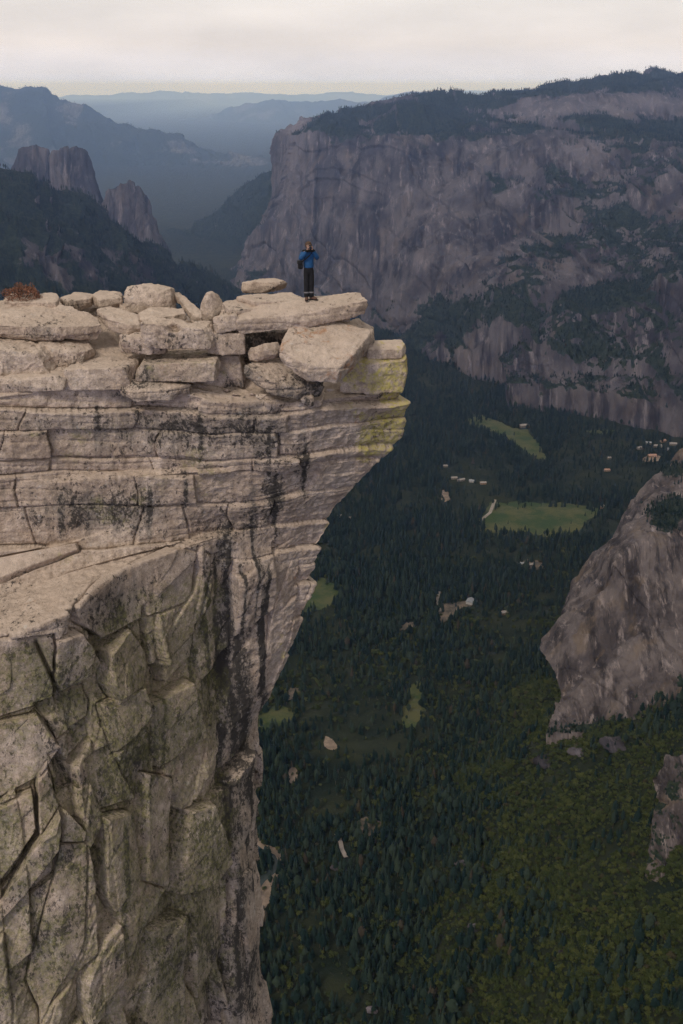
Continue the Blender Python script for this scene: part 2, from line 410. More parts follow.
for (x_, y0_, y1_, w__, a_) in ((229,548,760,2.2,.8),(238,560,800,1.8,.7),(250,520,640,1.6,.6),(262,560,700,2.4,.9),(259,600,790,1.6,.6),(274,480,560,2.0,.5),(216,560,700,2.2,.7),(205,575,690,1.8,.6),(192,600,740,2.0,.5),(245,700,900,2.2,.6),(222,720,980,2.5,.5),(160,640,760,2.0,.4),(232,860,1024,2.0,.6),(120,820,960,2.2,.4),(305,440,520,1.8,.5),(322,430,500,1.6,.4),(186,470,530,2.5,.5),(150,485,545,2.5,.5),(60,490,550,3,.4),(95,395,470,2.5,.35),(200,410,470,2.5,.4),(268,410,470,2.5,.4)):
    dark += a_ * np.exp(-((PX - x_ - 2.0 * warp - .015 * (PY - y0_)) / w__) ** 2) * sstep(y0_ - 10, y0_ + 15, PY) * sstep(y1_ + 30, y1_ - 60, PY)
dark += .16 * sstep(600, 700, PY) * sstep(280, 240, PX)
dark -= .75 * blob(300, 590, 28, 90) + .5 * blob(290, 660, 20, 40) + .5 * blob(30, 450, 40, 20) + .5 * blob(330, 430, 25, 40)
lich = .12 + .34 * fbm(G * .45, 3, 81) + .72 * sstep(-13.8, -16, Z) * sstep(250, 200, PX)
lich += .8 * blob(70, 560, 25, 8, -.15) + .9 * blob(25, 670, 25, 35) + .5 * blob(120, 510, 30, 14) + .4 * blob(110, 430, 60, 14) + .5 * blob(160, 700, 60, 60) + .4 * blob(210, 880, 30, 60)
lich -= .8 * sstep(225, 265, PX)
yel = 1.25 * blob(396, 420, 16, 34) + 1.15 * blob(372, 440, 16, 20) + .6 * blob(352, 410, 14, 12) + .5 * blob(328, 540, 6, 20) + .5 * blob(283, 645, 12, 25) + .25 * blob(300, 500, 60, 60) + .7 * blob(268, 1000, 4, 60) + .25 * blob(15, 800, 40, 40)
rust = .42 * blob(40, 605, 60, 14) + .75 * blob(357, 418, 9, 16) + .7 * blob(300, 575, 22, 14) + .4 * blob(340, 490, 10, 25) + .5 * blob(285, 545, 25, 10) + .6 * blob(122, 790, 8, 9) + .3 * blob(30, 600, 60, 12) + .25 * blob(280, 480, 60, 20)
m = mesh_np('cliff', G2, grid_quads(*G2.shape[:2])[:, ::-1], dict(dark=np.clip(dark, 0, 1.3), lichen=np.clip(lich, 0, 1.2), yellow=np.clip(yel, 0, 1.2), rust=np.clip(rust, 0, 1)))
CLIFF = link('cliff', m, M_ROCK, kind='structure', label='overhanging banded granite cliff dropping away below the loose summit slabs')
bv = BVHTree.FromPolygons([tuple(v) for v in G2[::2, ::2].reshape(-1, 3)], [tuple(q) for q in grid_quads(*G2[::2, ::2].shape[:2])])
def ground_z(x, y, top=-3.0, default=-9.0):
    hit = bv.ray_cast(Vector((x, y, top)), Vector((0, 0, -1)))
    return hit[0].z if hit[0] is not None else default

# ------------------------------------------------------------------ loose rocks
def hull_mesh(groups):
    """voxel-fused union of convex point clouds"""
    bm = bmesh.new()
    for pts in groups:
        vs = [bm.verts.new(tuple(p)) for p in pts]
        r = bmesh.ops.convex_hull(bm, input=vs)
        bad = [g for g in r['geom_interior'] + r['geom_unused'] if isinstance(g, bmesh.types.BMVert)]
        if bad: bmesh.ops.delete(bm, geom=list(set(bad)), context='VERTS')
    me = bpy.data.meshes.new('hull'); bm.to_mesh(me); bm.free()
    return me

def rock(name, label, groups, seed, vox=.024, soft=0, amp=.035, crust=.35, lich=.1, bed=None, yellow=0., rust=0., group=None, category='rock', dents=()):
    me = hull_mesh(groups)
    tmp = bpy.data.objects.new('tmp', me); COL.objects.link(tmp)
    r = tmp.modifiers.new('r', 'REMESH'); r.mode = 'VOXEL'; r.voxel_size = vox
    if soft:
        s = tmp.modifiers.new('s', 'SMOOTH'); s.iterations = soft; s.factor = .5
    dg = bpy.context.evaluated_depsgraph_get()
    out = bpy.data.meshes.new_from_object(tmp.evaluated_get(dg))
    bpy.data.objects.remove(tmp); bpy.data.meshes.remove(me)
    n = len(out.vertices); V = np.empty(n * 3, np.float32); out.vertices.foreach_get('co', V); V = V.reshape(-1, 3).astype(float)
    NN = np.empty(n * 3, np.float32); out.vertices.foreach_get('normal', NN); NN = NN.reshape(-1, 3)
    o_ = np.array([seed * 3.7, seed * 1.3, seed * 5.1])
    d = amp * (.85 * fbm(V * 1.6 + o_, 2, seed) + .30 * ridged(V * 4 + o_, 3, seed + 3) + .30 * fbm(V * 12, 2, seed + 5) - .9 * sstep(.25, .6, fbm(V * 2.7 + o_, 2, seed + 7)))
    ii, dd, _ = joints(V[:, 2] + .08 * fbm(V * .8 + o_, 2, seed), seed + 9, .12, .45)
    bed = (.9 if 'slab' in name else .12) if bed is None else bed
    d = d + bed * amp * ((h1(ii, seed) - .5) * 1.2 - 1.1 * (h1(ii, seed + 1) > .5) * np.exp(-(dd / .03) ** 2)) * (1 - np.abs(NN[:, 2]))
    V = V + NN * d[:, None]
    for (x_, y_, rx_, ry_, dep) in dents:
        qx, qy = proj(V); w_ = np.exp(-(((qx - x_) / rx_) ** 2 + ((qy - y_) / ry_) ** 2) ** 2) * (NN[:, 1] < .3)
        V = V + (w_ * dep)[:, None] * np.array([0, .9, -.45])
    c = V.mean(0); c[2] = V[:, 2].min()
    out.vertices.foreach_set('co', (V - c).astype(np.float32).ravel())
    nn = fbm(V * .9, 3, seed + 20)
    for k, a in dict(dark=crust + .25 * nn, lichen=np.full(n, lich), yellow=np.full(n, yellow) * (.7 + .6 * nn), rust=np.full(n, rust) * np.clip(.6 + 1.2 * nn, 0, 1)).items():
        t = out.attributes.new(k, 'FLOAT', 'POINT'); t.data.foreach_set('value', np.clip(a, 0, 1.3).astype(np.float32))
    out.polygons.foreach_set('use_smooth', np.ones(len(out.polygons), bool)); out.update()
    out.name = name
    o = link(name, out, M_ROCK, label=label, category=category)
    o.location = c
    if group: o['group'] = group
    return o

def slab(pts, thick, inset=.06, jit=.04, seed=0):
    """top outline [(px,py,Y)...] plus a shrunk underside"""
    r = random.Random(seed)
    T = np.array([at(p[0], p[1], Y=p[2]) for p in pts]); c = T.mean(0)
    B = c + (T - c) * (1 - inset); B[:, 2] = T[:, 2] - thick
    Md = c + (T - c) * 1.02; Md[:, 2] = T[:, 2] - thick * .45
    J = lambda a: a + np.array([[r.uniform(-jit, jit) for _ in range(3)] for _ in a])
    return [np.concatenate([J(T), J(Md), J(B)])]

def lump(x0, y0, x1, y1, Y, depth, seed, boxy=.5, rest=False, tilt=0.0, bottom=None):
    """block or boulder filling a pixel box; boxy 0 = egg, 1 = brick"""
    r = random.Random(seed)
    k_ = .02 + .48 * boxy
    zt = at(0, y0, Y=Y + depth * k_ * .7)[2]; zb = at(0, y1, Y=Y - depth * k_)[2]
    c = at((x0 + x1) / 2, (y0 + y1) / 2, Y=Y); c[2] = (zt + zb) / 2
    D = c[1] * CP - c[2] * SP; m = D / F
    w = (x1 - x0) * m; h = max(.14, zt - zb)
    pts = []
    if boxy >= .5:
        j = .10 + .22 * (1 - boxy)
        for sx_ in (-1, 1):
            for sy_ in (-1, 1):
                for sz_ in (-1, 1):
                    pts.append([sx_ * (1 - r.uniform(0, 1.6 * j)), sy_ * (1 - r.uniform(0, 2 * j)), sz_ * (1 - r.uniform(0, 1.4 * j))])
        for k in range(5): pts.append([r.uniform(-.8, .8), r.uniform(-.8, .8), r.choice((-1, 1)) * r.uniform(.9, 1)])
        for k in range(4): pts.append([r.choice((-1, 1)) * r.uniform(.95, 1.05), r.uniform(-.7, .7), r.uniform(-.7, .5)])
        for k in range(3): pts.append([r.uniform(-.7, .7), -r.uniform(.95, 1.08), r.uniform(-.7, .5)])
    else:
        for k in range(26 + int(60 * (.5 - boxy))):
            th = r.uniform(0, 2 * math.pi); s = r.uniform(-1, 1); q = math.sqrt(1 - s * s)
            v = [q * math.cos(th), q * math.sin(th), s]
            e = 1 - .8 * boxy
            pts.append([math.copysign(abs(a) ** e, a) for a in v])
    P = np.array(pts); P /= np.abs(P).max(0)
    P *= np.array([w / 2, depth / 2, h / 2])
    ct, st = math.cos(tilt), math.sin(tilt)
    P = np.stack([P[:, 0] * ct - P[:, 2] * st, P[:, 1], P[:, 0] * st + P[:, 2] * ct], 1) + c
    if bottom is not None:
        k = P[:, 2] < c[2]; Q = P[k].copy(); Q[:, 2] = bottom; P = np.concatenate([P, Q])
    elif rest:
        g = min(ground_z(c[0] + a * w * .3, c[1] + b * depth * .3) for a in (-1, 1) for b in (-1, 1)) - .04
        g = max(g, P[:, 2].min() - .10)
        if g < P[:, 2].min():
            k = P[:, 2] < c[2] - h * .1; Q = P[k].copy(); Q[:, 2] = g; P = np.concatenate([P, Q])
    return [P]

GR = 'loose rocks on the summit ledge'
STAND = [(221,311,31.8),(238,321,31.1),(311,313,31.4),(352,304,31.75),(367,300,32.0),(360,293,32.8),(330,294,32.7),(298,298,32.4),(260,304,31.8)]
rock('rock_slab', 'long flat granite slab jutting over the void that the person in blue stands on', slab(STAND, .42, .05, .03, 1), 101, amp=.028, crust=.15, rust=.12)
rock('rock_slab', 'big tilted plate with an orange stained top leaning below the standing slab', slab([(288,327,31.3),(316,322,31.7),(341,322,31.9),(368,328,31.9),(371,333,31.6),(355,352,30.6),(338,368,30.0),(305,364,29.9),(279,349,30.3)], .52, .08, .03, 2), 102, amp=.03, crust=.05, rust=.75)
rock('rock_slab', 'pale slab end wedged between the orange stained plate and the yellow lichen blocks', slab([(340,322,32.4),(357,317,32.9),(374,327,32.7),(372,334,32.2),(352,336,31.9)], .75, .02, .03, 3), 103, crust=.2, yellow=.25)
rock('rock_block', 'square capstone with yellow lichen at the very tip of the overhang', slab([(364,344,32.3),(371,340,32.8),(401,340,33.0),(405,344,32.6),(402,349,32.2),(368,350,32.0)], .30, .0, .02, 4), 104, amp=.02, crust=.05, yellow=1.05)
rock('rock_block', 'stacked yellow streaked block directly under the square capstone at the tip', slab([(340,362,31.7),(352,352,32.7),(403,351,32.9),(406,356,32.4),(405,361,32.1),(372,364,31.8)], .98, .02, .03, 5), 105, amp=.04, crust=.1, yellow=.95)
rock('rock_slab', 'dark underslung wedge with black lichen beneath the orange stained plate', slab([(243,366,30.6),(256,362,31.2),(284,360,31.6),(318,372,31.5),(324,382,31.0),(300,388,30.5),(270,383,30.3)], .42, .12, .05, 6), 106, amp=.04, crust=.5)
rock('boulder', 'small rounded boulder lying in the shadowed gap left of the orange stained plate', lump(247, 342, 281, 362, 31.3, .7, 7, .25, tilt=.3), 107, soft=3, crust=.1)
rock('boulder', 'fist of loose rock alone on the ledge lip below the dark wedge', lump(299, 393, 314, 403, 30.75, .4, 8, .3, True), 108, vox=.02, crust=.3)
rock('boulder', 'upright smooth egg shaped boulder standing left of the layered slabs', lump(200, 291, 224, 325, 32.35, .7, 9, .12, tilt=-.12), 109, soft=4, amp=.025, crust=.12)
rock('boulder', 'wedge shaped stone leaning against the left end of the standing slab', lump(213, 313, 240, 333, 31.35, .6, 10, .6, tilt=.15), 110, crust=.15)
rock('rock_block', 'squared block under the wedge shaped stone at the left end of the standing slab', lump(208, 328, 246, 351, 31.50, .9, 11, .85, True), 111, crust=.2)
bl = lump(142, 319, 215, 341, 31.25, 1.3, 12, .55, True, tilt=-.1)
rock('boulder', 'broad boulder with a dark round pothole worn into its face', bl, 112, soft=2, amp=.05, crust=.2, dents=((174, 328, 6, 3.6, .32), (190, 322, 4, 1.8, .16)))
rock('boulder', 'flat topped oval boulder perched on the layered slabs left of the person', lump(242, 279, 287, 293, 34.15, .9, 13, .45, tilt=.04), 113, soft=2, crust=.15)
rock('rock_slab', 'upper thin plate of the layered slabs beside the person', slab([(238,297,32.2),(262,293,33.2),(290,292,33.5),(302,298,32.8),(296,301,32.2),(255,303,31.8)], .22, .03, .03, 14), 114, crust=.2)
rock('rock_slab', 'lower thin plate of the layered slabs lying on the standing slab', slab([(222,303,32.0),(244,297,32.9),(300,298,32.9),(303,301,32.5),(262,307,31.7),(228,311,31.3)], .26, .03, .03, 15), 115, crust=.2)
rock('boulder', 'largest smooth rounded boulder on the left skyline', lump(122, 283, 175, 309, 33.95, 1.2, 16, .42, True, tilt=-.06), 116, soft=3, amp=.04, crust=.12)
rock('rock_slab', 'narrow plate propped at a slant right of the largest skyline boulder', slab([(174,294,34.00),(180,292,34.30),(204,312,33.30),(202,318,32.90),(192,316,32.90)], .22, .05, .02, 17), 117, crust=.2)
rock('rock_slab', 'tilted wedge slab below and left of the largest skyline boulder', slab([(97,308,32.80),(110,305,33.20),(141,315,32.60),(139,324,31.90),(128,327,31.70),(106,317,32.20)], .34, .05, .04, 18), 118, crust=.2)
rock('rock_slab', 'flat slab between the largest skyline boulder and the pothole boulder', slab([(138,313,32.70),(150,308,33.30),(184,307,33.50),(186,313,32.90),(160,317,32.30),(142,319,32.20)], .32, .05, .04, 19), 119, crust=.18)
rock('rock_slab', 'thin shard slab behind the flat slab under the skyline boulder', slab([(118,303,34.00),(150,303,34.00),(175,304,34.10),(172,308,33.60),(140,309,33.50),(121,308,33.60)], .3, .05, .03, 20), 120, crust=.2)
rock('boulder', 'low lumpy boulder half sunk in grit below the tilted wedge slab', lump(118, 331, 168, 349, 31.55, 1.0, 21, .4, True, tilt=-.1), 121, soft=2, amp=.05, crust=.3)
rock('rock_slab', 'longest thick slab shading a dark slot at the left edge of the ledge', slab([(-60,306,33.20),(0,304,33.20),(70,306,33.00),(98,318,32.40),(101,326,31.90),(60,327,31.40),(0,325,31.30),(-60,325,31.30)], .40, .06, .04, 22), 122, amp=.045, crust=.2)
rock('rock_block', 'pale block with a flat top lying on the longest thick slab', slab([(4,298,33.40),(14,293,34.00),(56,292,34.00),(60,298,33.50),(56,303,33.00),(10,303,32.90)], .25, .03, .03, 23), 123, crust=.1)
rock('rock_slab', 'thin flake on the skyline right of the dry red bush', slab([(60,297,34.20),(74,292,34.90),(96,293,34.90),(90,299,34.00),(66,302,33.50)], .28, .05, .03, 24), 124, crust=.2)
rock('rock_slab', 'short flake on the skyline touching the largest rounded boulder', slab([(92,295,34.30),(100,290,34.90),(121,291,34.90),(122,298,34.00),(100,301,33.60)], .3, .05, .03, 25), 125, crust=.2)
rock('boulder', 'stone lodged in the dark slot beneath the longest thick slab', lump(18, 325, 52, 341, 32.15, .9, 26, .45, True), 126, crust=.3)
rock('boulder', 'second stone lodged in the slot nearer the left frame edge', lump(-22, 325, 12, 341, 32.15, .9, 27, .5, True), 127, crust=.3)
rock('boulder', 'big sloping boulder below the slot at the left frame edge', lump(-30, 338, 60, 374, 31.3, 2.0, 28, .6, True, tilt=-.08), 128, soft=2, amp=.05, crust=.15)
rock('boulder', 'rounded boulder right of the big sloping boulder and under the long slab', lump(38, 337, 96, 363, 31.8, 1.7, 29, .45, True, tilt=-.12), 129, soft=2, amp=.05, crust=.2)
rock('rock_block', 'shadowed block closing the back of the cave under the standing slab', lump(232, 326, 304, 356, 33.3, 1.2, 40, .8, True), 140, crust=.6)
GB = 'squared ledge blocks in a row'
rock('rock_block', 'leftmost squared block in the row along the ledge lip', lump(-40, 366, 72, 393, 30.75, 1.9, 30, .9, True, tilt=.05), 130, crust=.2, group=GB)
rock('rock_block', 'middle squared block in the row along the ledge lip', lump(67, 357, 139, 385, 31.10, 1.9, 31, .92, True, tilt=.04), 131, crust=.15, group=GB)
rock('rock_block', 'rightmost squared block in the row with black and green lichen', lump(138, 351, 222, 377, 31.35, 1.9, 32, .92, True, tilt=.04), 132, crust=.42, lich=.5, group=GB)
rock('rock_slab', 'jutting shelf of speckled rock under the right end of the squared block row', slab([(118,384,30.30),(150,376,30.90),(186,377,31.10),(191,385,30.60),(170,390,30.20),(130,392,30.00)], .30, .1, .04, 33), 133, crust=.5)
rock('rock_block', 'low cracked block below the squared wedge left of the dark underslung wedge', lump(196, 350, 246, 384, 31.85, 1.0, 34, .8, True), 134, crust=.45, lich=.4)
rock('boulder', 'small stone propping the right end of the standing slab', lump(333, 309, 352, 324, 32.2, .5, 35, .7), 135, vox=.02, crust=.2)
rock('rock_slab', 'leaning shard in the cave behind the small rounded boulder', slab([(262,364,31.3),(276,358,31.9),(290,362,31.9),(292,372,31.2),(275,374,30.9)], .3, .1, .03, 36), 136, crust=.3)

r_ = random.Random(77)
for k in range(16):
    x_ = [104, 112, 118, 126, 96, 90, 133, 108, 228, 236, 252, 262, 285, 218, 330, 190][k]; y_ = [340, 352, 346, 352, 352, 366, 352, 364, 392, 396, 396, 399, 397, 394, 391, 396][k]
    b_ = at(x_, y_, Y=31.0)
    for _ in range(6):
        b_ = at(x_, y_, z=ground_z(b_[0], b_[1], b_[2] + 1.2, b_[2]))
    q_ = np.array([[r_.uniform(-1, 1), r_.uniform(-1, 1), r_.uniform(-.6, .8)] for _ in range(11)]) * r_.uniform(.09, .17) * np.array([1.2, 1, .7])
    rock('small_stone', 'small loose stone lying on the gritty ledge between the bigger rocks', [q_ + b_ + np.array([0, 0, .04])], 300 + k, vox=.02, amp=.012, crust=.2, group='small stones on the ledge')
# dry bush on the left skyline
def bush():
    c = at(23, 294, Y=33.4); root = thing('bush', 'dry rust red bush on the skyline behind the pale flat topped block', 'bush', (c[0], c[1], c[2] - .25))
    V, Q = [], []
    r = random.Random(5)
    for k in range(1500):
        th = r.uniform(0, 6.283); ph = math.acos(r.uniform(-.1, 1)); rad = r.uniform(.55, 1) ** .5
        lob = 1 + .25 * math.sin(th * 3 + 1) * math.sin(ph * 4)
        p = Vector((.58 * rad * lob * math.sin(ph) * math.cos(th), .45 * rad * lob * math.sin(ph) * math.sin(th), .14 + .40 * rad * lob * math.cos(ph)))
        a = Vector((r.uniform(-1, 1), r.uniform(-1, 1), r.uniform(-.3, 1))).normalized() * r.uniform(.03, .07)
        b = a.cross(Vector((r.uniform(-1, 1), r.uniform(-1, 1), r.uniform(-1, 1)))).normalized() * .014
        i = len(V); V += [p - b, p + a * .5 - b * .2 + b * 1.4, p + a, p - b + a * .4 - b]; Q.append((i, i + 1, i + 2, i + 3))
    link('foliage', mesh_np('bush_foliage', np.array(V), np.array(Q), smooth=False), plain('dry_leaves', (.20, .095, .06), .9, .4, 12), root)
    bm = bmesh.new()
    for k in range(14):
        th = r.uniform(0, 6.283); e = Vector((.4 * math.cos(th), .32 * math.sin(th), r.uniform(.2, .5)))
        tube(bm, [(0, 0, -.1), e * .5 + Vector((0, 0, .05)), e], [.02, .013, .006], 5)
    me = bpy.data.meshes.new('bush_stems'); bm.to_mesh(me); bm.free(); link('stems', me, M_BARK, root)

def tube(bm, pts, rad, seg=8, cap=True):
    pts = [Vector(p) for p in pts]; rings = []
    for k, p in enumerate(pts):
        t = (pts[min(k + 1, len(pts) - 1)] - pts[max(k - 1, 0)]).normalized()
        a = t.orthogonal().normalized(); b = t.cross(a)
        rings.append([bm.verts.new(p + (a * math.cos(q * 6.28318 / seg) + b * math.sin(q * 6.28318 / seg)) * rad[k]) for q in range(seg)])
    for r0, r1 in zip(rings, rings[1:]):
        for q in range(seg): bm.faces.new((r0[q], r0[(q + 1) % seg], r1[(q + 1) % seg], r1[q]))
    if cap: bm.faces.new(rings[0][::-1]); bm.faces.new(rings[-1])
bush()

# ------------------------------------------------------------------ the person
def skin(name, chains, mat, parent, sub=2, flat=None):
    """chains: lists of (x,y,z,radius[,radius_y]); first point of later chains may reuse an earlier point (same xyz)"""
    vs, rad, ed, key = [], [], [], {}
    for ch in chains:
        prev = None
        for p in ch:
            k = tuple(round(c, 4) for c in p[:3])
            if k not in key:
                key[k] = len(vs); vs.append(p[:3]); rad.append((p[3], p[4] if len(p) > 4 else p[3]))
            if prev is not None and prev != key[k]: ed.append((prev, key[k]))
            prev = key[k]
    me = bpy.data.meshes.new(name); me.from_pydata(vs, ed, [])
    o = bpy.data.objects.new('tmp', me); COL.objects.link(o)
    md = o.modifiers.new('k', 'SKIN'); md.use_smooth_shade = True; md.branch_smoothing = .3
    for i, v in enumerate(me.skin_vertices[0].data): v.radius = rad[i]; v.use_root = (i == 0)
    s = o.modifiers.new('s', 'SUBSURF'); s.levels = sub; s.render_levels = sub
    dg = bpy.context.evaluated_depsgraph_get(); out = bpy.data.meshes.new_from_object(o.evaluated_get(dg))
    bpy.data.objects.remove(o); out.name = name
    out.polygons.foreach_set('use_smooth', np.ones(len(out.polygons), bool))
    return link(name, out, mat, parent)

def bmobj(name, bm, mat, parent=None, smooth=True, bevel=0, **props):
    me = bpy.data.meshes.new(name); bm.normal_update(); bm.to_mesh(me); bm.free()
    if smooth: me.polygons.foreach_set('use_smooth', np.ones(len(me.polygons), bool))
    o = link(name, me, mat, parent, **props)
    return o

def box(bm, c, s, bev=.0, rot=None):
    r = bmesh.ops.create_cube(bm, size=1.0)
    M = Matrix.Translation(c) @ (rot or Matrix.Identity(4)) @ Matrix.Diagonal((*s, 1))
    bmesh.ops.transform(bm, matrix=M, verts=r['verts'])
    if bev:
        e = list({e for v in r['verts'] for e in v.link_edges})
        bmesh.ops.bevel(bm, geom=e, offset=bev, segments=2, profile=.6, affect='EDGES')

def build_person():
    foot = at(309, 297, Y=32.05)
    gz = foot[2]
    # settle on the standing slab
    st = bpy.data.objects['rock_slab']
    vz = np.empty(len(st.data.vertices) * 3, np.float32); st.data.vertices.foreach_get('co', vz); vz = vz.reshape(-1, 3) + np.array(st.location)
    near = (np.hypot(vz[:, 0] - foot[0], vz[:, 1] - foot[1]) < .22)
    if near.any(): gz = np.percentile(vz[near, 2], 92)
    root = thing('person', 'person in blue jacket and black trousers on the slab photographing towards the viewer', 'person', (foot[0], foot[1], gz), rz=math.radians(12))
    skinm = plain('skin', (.42, .25, .18), .6, .06); blue = plain('blue_shell_fabric', (.016, .075, .19), .7, .18, 14)
    black = plain('black_fabric', (.012, .012, .014), .85, .25, 10); brown = plain('boot_leather', (.10, .055, .038), .7, .25, 20)
    hairm = plain('brown_hair', (.085, .052, .036), .75, .25, 30); grey = plain('grey_band', (.16, .15, .155), .8, .1)
    plas = plain('black_plastic', (.015, .015, .017), .4, .1); glass = plain('lens_glass', (.02, .025, .04), .08, .05)
    # body: one surface, facing -Y
    P, C_, Nk, H = (0, 0, .95), (0, -.005, 1.32), (0, -.01, 1.475), (0, -.035, 1.615)
    ch = [[(*P, .13, .095), (0, 0, 1.12, .12, .09), (*C_, .14, .10), (0, 0, 1.42, .10, .08), (*Nk, .052), (0, -.025, 1.545, .055), (*H, .078, .092), (0, -.03, 1.70, .062, .075)],
          [(*H, .078, .092), (0, -.122, 1.598, .016)]]
    for s in (-1, 1):
        ch.append([(*P, .13, .095), (0.072 * s, 0, .88, .088), (0.076 * s, -.01, .50, .058), (0.076 * s, .01, .30, .054), (0.076 * s, .02, .10, .038)])
        ch.append([(*H, .078, .092), (.083 * s, -.02, 1.61, .014)])
        W = (.072 * s, -.225, 1.545, .026)
        ch.append([(0, 0, 1.42, .10, .08), (.17 * s, 0, 1.41, .062), (.245 * s, -.07, 1.22, .046), W, (.066 * s, -.235, 1.60, .030, .016)])
        # four fingers curled over the camera, thumb below it
        pl = (.066 * s, -.235, 1.60, .030, .016)
        for q, (dz, ln) in enumerate(((.028, .9), (.012, 1.0), (-.004, .95), (-.02, .75))):
            k = (.070 * s, -.262, 1.602 + dz, .0095)
            ch.append([pl, k, (.062 * s, -.262 - .036 * ln, 1.605 + dz, .0085), (.040 * s, -.262 - .05 * ln, 1.605 + dz, .0075), (.024 * s, -.262 - .048 * ln, 1.604 + dz, .0065)])
        ch.append([W, (.045 * s, -.232, 1.555, .012), (.028 * s, -.245, 1.558, .0095), (.014 * s, -.252, 1.563, .008)])
    skin('body', ch, skinm, root)
    # eyes and mouth on the face
    for s in (-1, 1):
        bm = bmesh.new(); bmesh.ops.create_uvsphere(bm, u_segments=8, v_segments=6, radius=.011, matrix=Matrix.Translation((.03 * s, -.118, 1.625)))
        bmobj('eye', bm, black, root)
    bm = bmesh.new(); tube(bm, [(-.022, -.113, 1.558), (0, -.121, 1.557), (.022, -.113, 1.558)], [.004, .006, .004], 6)
    bmobj('mouth', bm, plain('lips', (.30, .12, .10), .5, .05), root)
    # hair
    bm = bmesh.new(); bmesh.ops.create_icosphere(bm, subdivisions=4, radius=1)
    for v in bm.verts:
        p = v.co.copy(); f = 1 + .05 * math.sin(p.x * 17 + p.z * 9) * math.sin(p.y * 13)
        v.co = Vector((p.x * .102 * f, -.008 + p.y * .115 * f, 1.632 + p.z * .118 * f))
    bmesh.ops.delete(bm, geom=[v for v in bm.verts if (v.co.y < -.088 and v.co.z < 1.662) or v.co.z < 1.535], context='VERTS')
    bmobj('hair', bm, hairm, root)
    # jacket
    jc = [[(0, 0, .93, .175, .135), (0, 0, 1.05, .172, .13), (0, 0, 1.20, .168, .13), (0, -.005, 1.34, .178, .13), (0, 0, 1.435, .12, .10), (0, -.01, 1.485, .075, .075)]]
    for s in (-1, 1):
        jc.append([(0, -.005, 1.34, .178, .13), (.185 * s, 0, 1.40, .085), (.262 * s, -.07, 1.235, .075), (.225 * s, -.13, 1.30, .068), (.088 * s, -.213, 1.50, .048)])
    jk = skin('jacket', jc, blue, root)
    bm = bmesh.new(); tube(bm, [(0, -.005, 1.455), (0, -.01, 1.485), (0, -.012, 1.52)], [.115, .088, .082], 16, False); bmobj('collar', bm, black, jk)
    for s in (-1, 1):
        bm = bmesh.new(); tube(bm, [(.098 * s, -.208, 1.475), (.08 * s, -.22, 1.53)], [.056, .05], 12); bmobj('cuff', bm, black, jk)
        bm = bmesh.new(); tube(bm, [(.09 * s, .01, 1.475), (.15 * s, .012, 1.468), (.20 * s, .0, 1.435)], [.03, .04, .03], 10); bmobj('shoulder_patch', bm, black, jk)
    # trousers
    tc = [[(0, 0, 1.08, .15, .115), (0, 0, 1.0, .15, .115), (0, 0, .92, .155, .12)]]
    for s in (-1, 1):
        tc.append([(0, 0, .92, .155, .12), (0.0704 * s, 0, .82, .105), (0.0736 * s, -.01, .50, .088), (0.0744 * s, .01, .28, .086), (0.0760 * s, .015, .06, .085)])
    tr = skin('trousers', tc, black, root)
    for s in (-1, 1):
        bm = bmesh.new(); tube(bm, [(0.0748 * s, .01, .215), (0.0750 * s, .012, .255)], [.088, .088], 16, False); bmobj('leg_band', bm, grey, tr)
        ang = math.radians(-8 if s < 0 else 55)
        d = Vector((math.sin(ang), -math.cos(ang), 0)); a = Vector((.076 * s, .02, 0))
        h_, m_, t_ = a - d * .06, a + d * .08, a + d * .19
        b = skin('boot', [[(a.x, a.y, .14, .062), (a.x, a.y, .07, .066), (m_.x, m_.y, .055, .06, .055), (t_.x, t_.y, .042, .052, .042)], [(a.x, a.y, .07, .06), (h_.x, h_.y, .045, .044)]], brown, root)
        bm = bmesh.new(); q = a + d * .065
        box(bm, (q.x, q.y, .012), (.10, .30, .024), .008, Matrix.Rotation(ang, 4, 'Z')); bmobj('sole', bm, black, b, smooth=False)
    W = root.matrix_basis.copy()
    # the camera he holds: its own thing
    cam = thing('handheld_camera', 'black camera held up to the face of the person in blue', 'camera', W @ Vector((0, -.25, 1.60)), rz=math.radians(12))
    bm = bmesh.new(); box(bm, (0, .02, 0), (.125, .055, .085), .01); box(bm, (0, .015, .052), (.055, .05, .03), .008); bmobj('body', bm, plas, cam)
    bm = bmesh.new(); tube(bm, [(0, 0, 0), (0, -.03, 0), (0, -.035, 0), (0, -.10, 0)], [.036, .036, .04, .04], 20); ln = bmobj('lens', bm, plas, cam, smooth=False)
    bm = bmesh.new(); tube(bm, [(0, -.1002, 0), (0, -.103, 0)], [.034, .03], 20); bmobj('glass', bm, glass, ln)
    bm = bmesh.new(); tube(bm, [(.045, .02, .04), (.045, .02, .052)], [.012, .012], 12); bmobj('shutter_dial', bm, plas, cam)
    # shoulder bag: its own thing
    bag = thing('shoulder_bag', 'black shoulder bag hanging at the hip of the person in blue', 'bag', W @ Vector((-.265, -.06, .95)), rz=math.radians(12))
    bm = bmesh.new(); box(bm, (0, 0, .12), (.14, .20, .24), .04); bmobj('bag_body', bm, black, bag)
    bm = bmesh.new(); box(bm, (-.012, 0, .19), (.145, .215, .11), .03); bmobj('flap', bm, black, bag)
    o = Vector((-.265, -.06, .95)); path = [(-.21, -.10, 1.17), (-.12, -.158, 1.25), (0, -.168, 1.35), (.09, -.15, 1.44), (.13, -.02, 1.50), (.09, .10, 1.44), (-.03, .155, 1.30), (-.16, .12, 1.2), (-.24, .0, 1.18)]
    bm = bmesh.new(); tube(bm, [Vector(p) - o for p in path], [.016] * len(path), 8); bmobj('strap', bm, black, bag)
build_person()

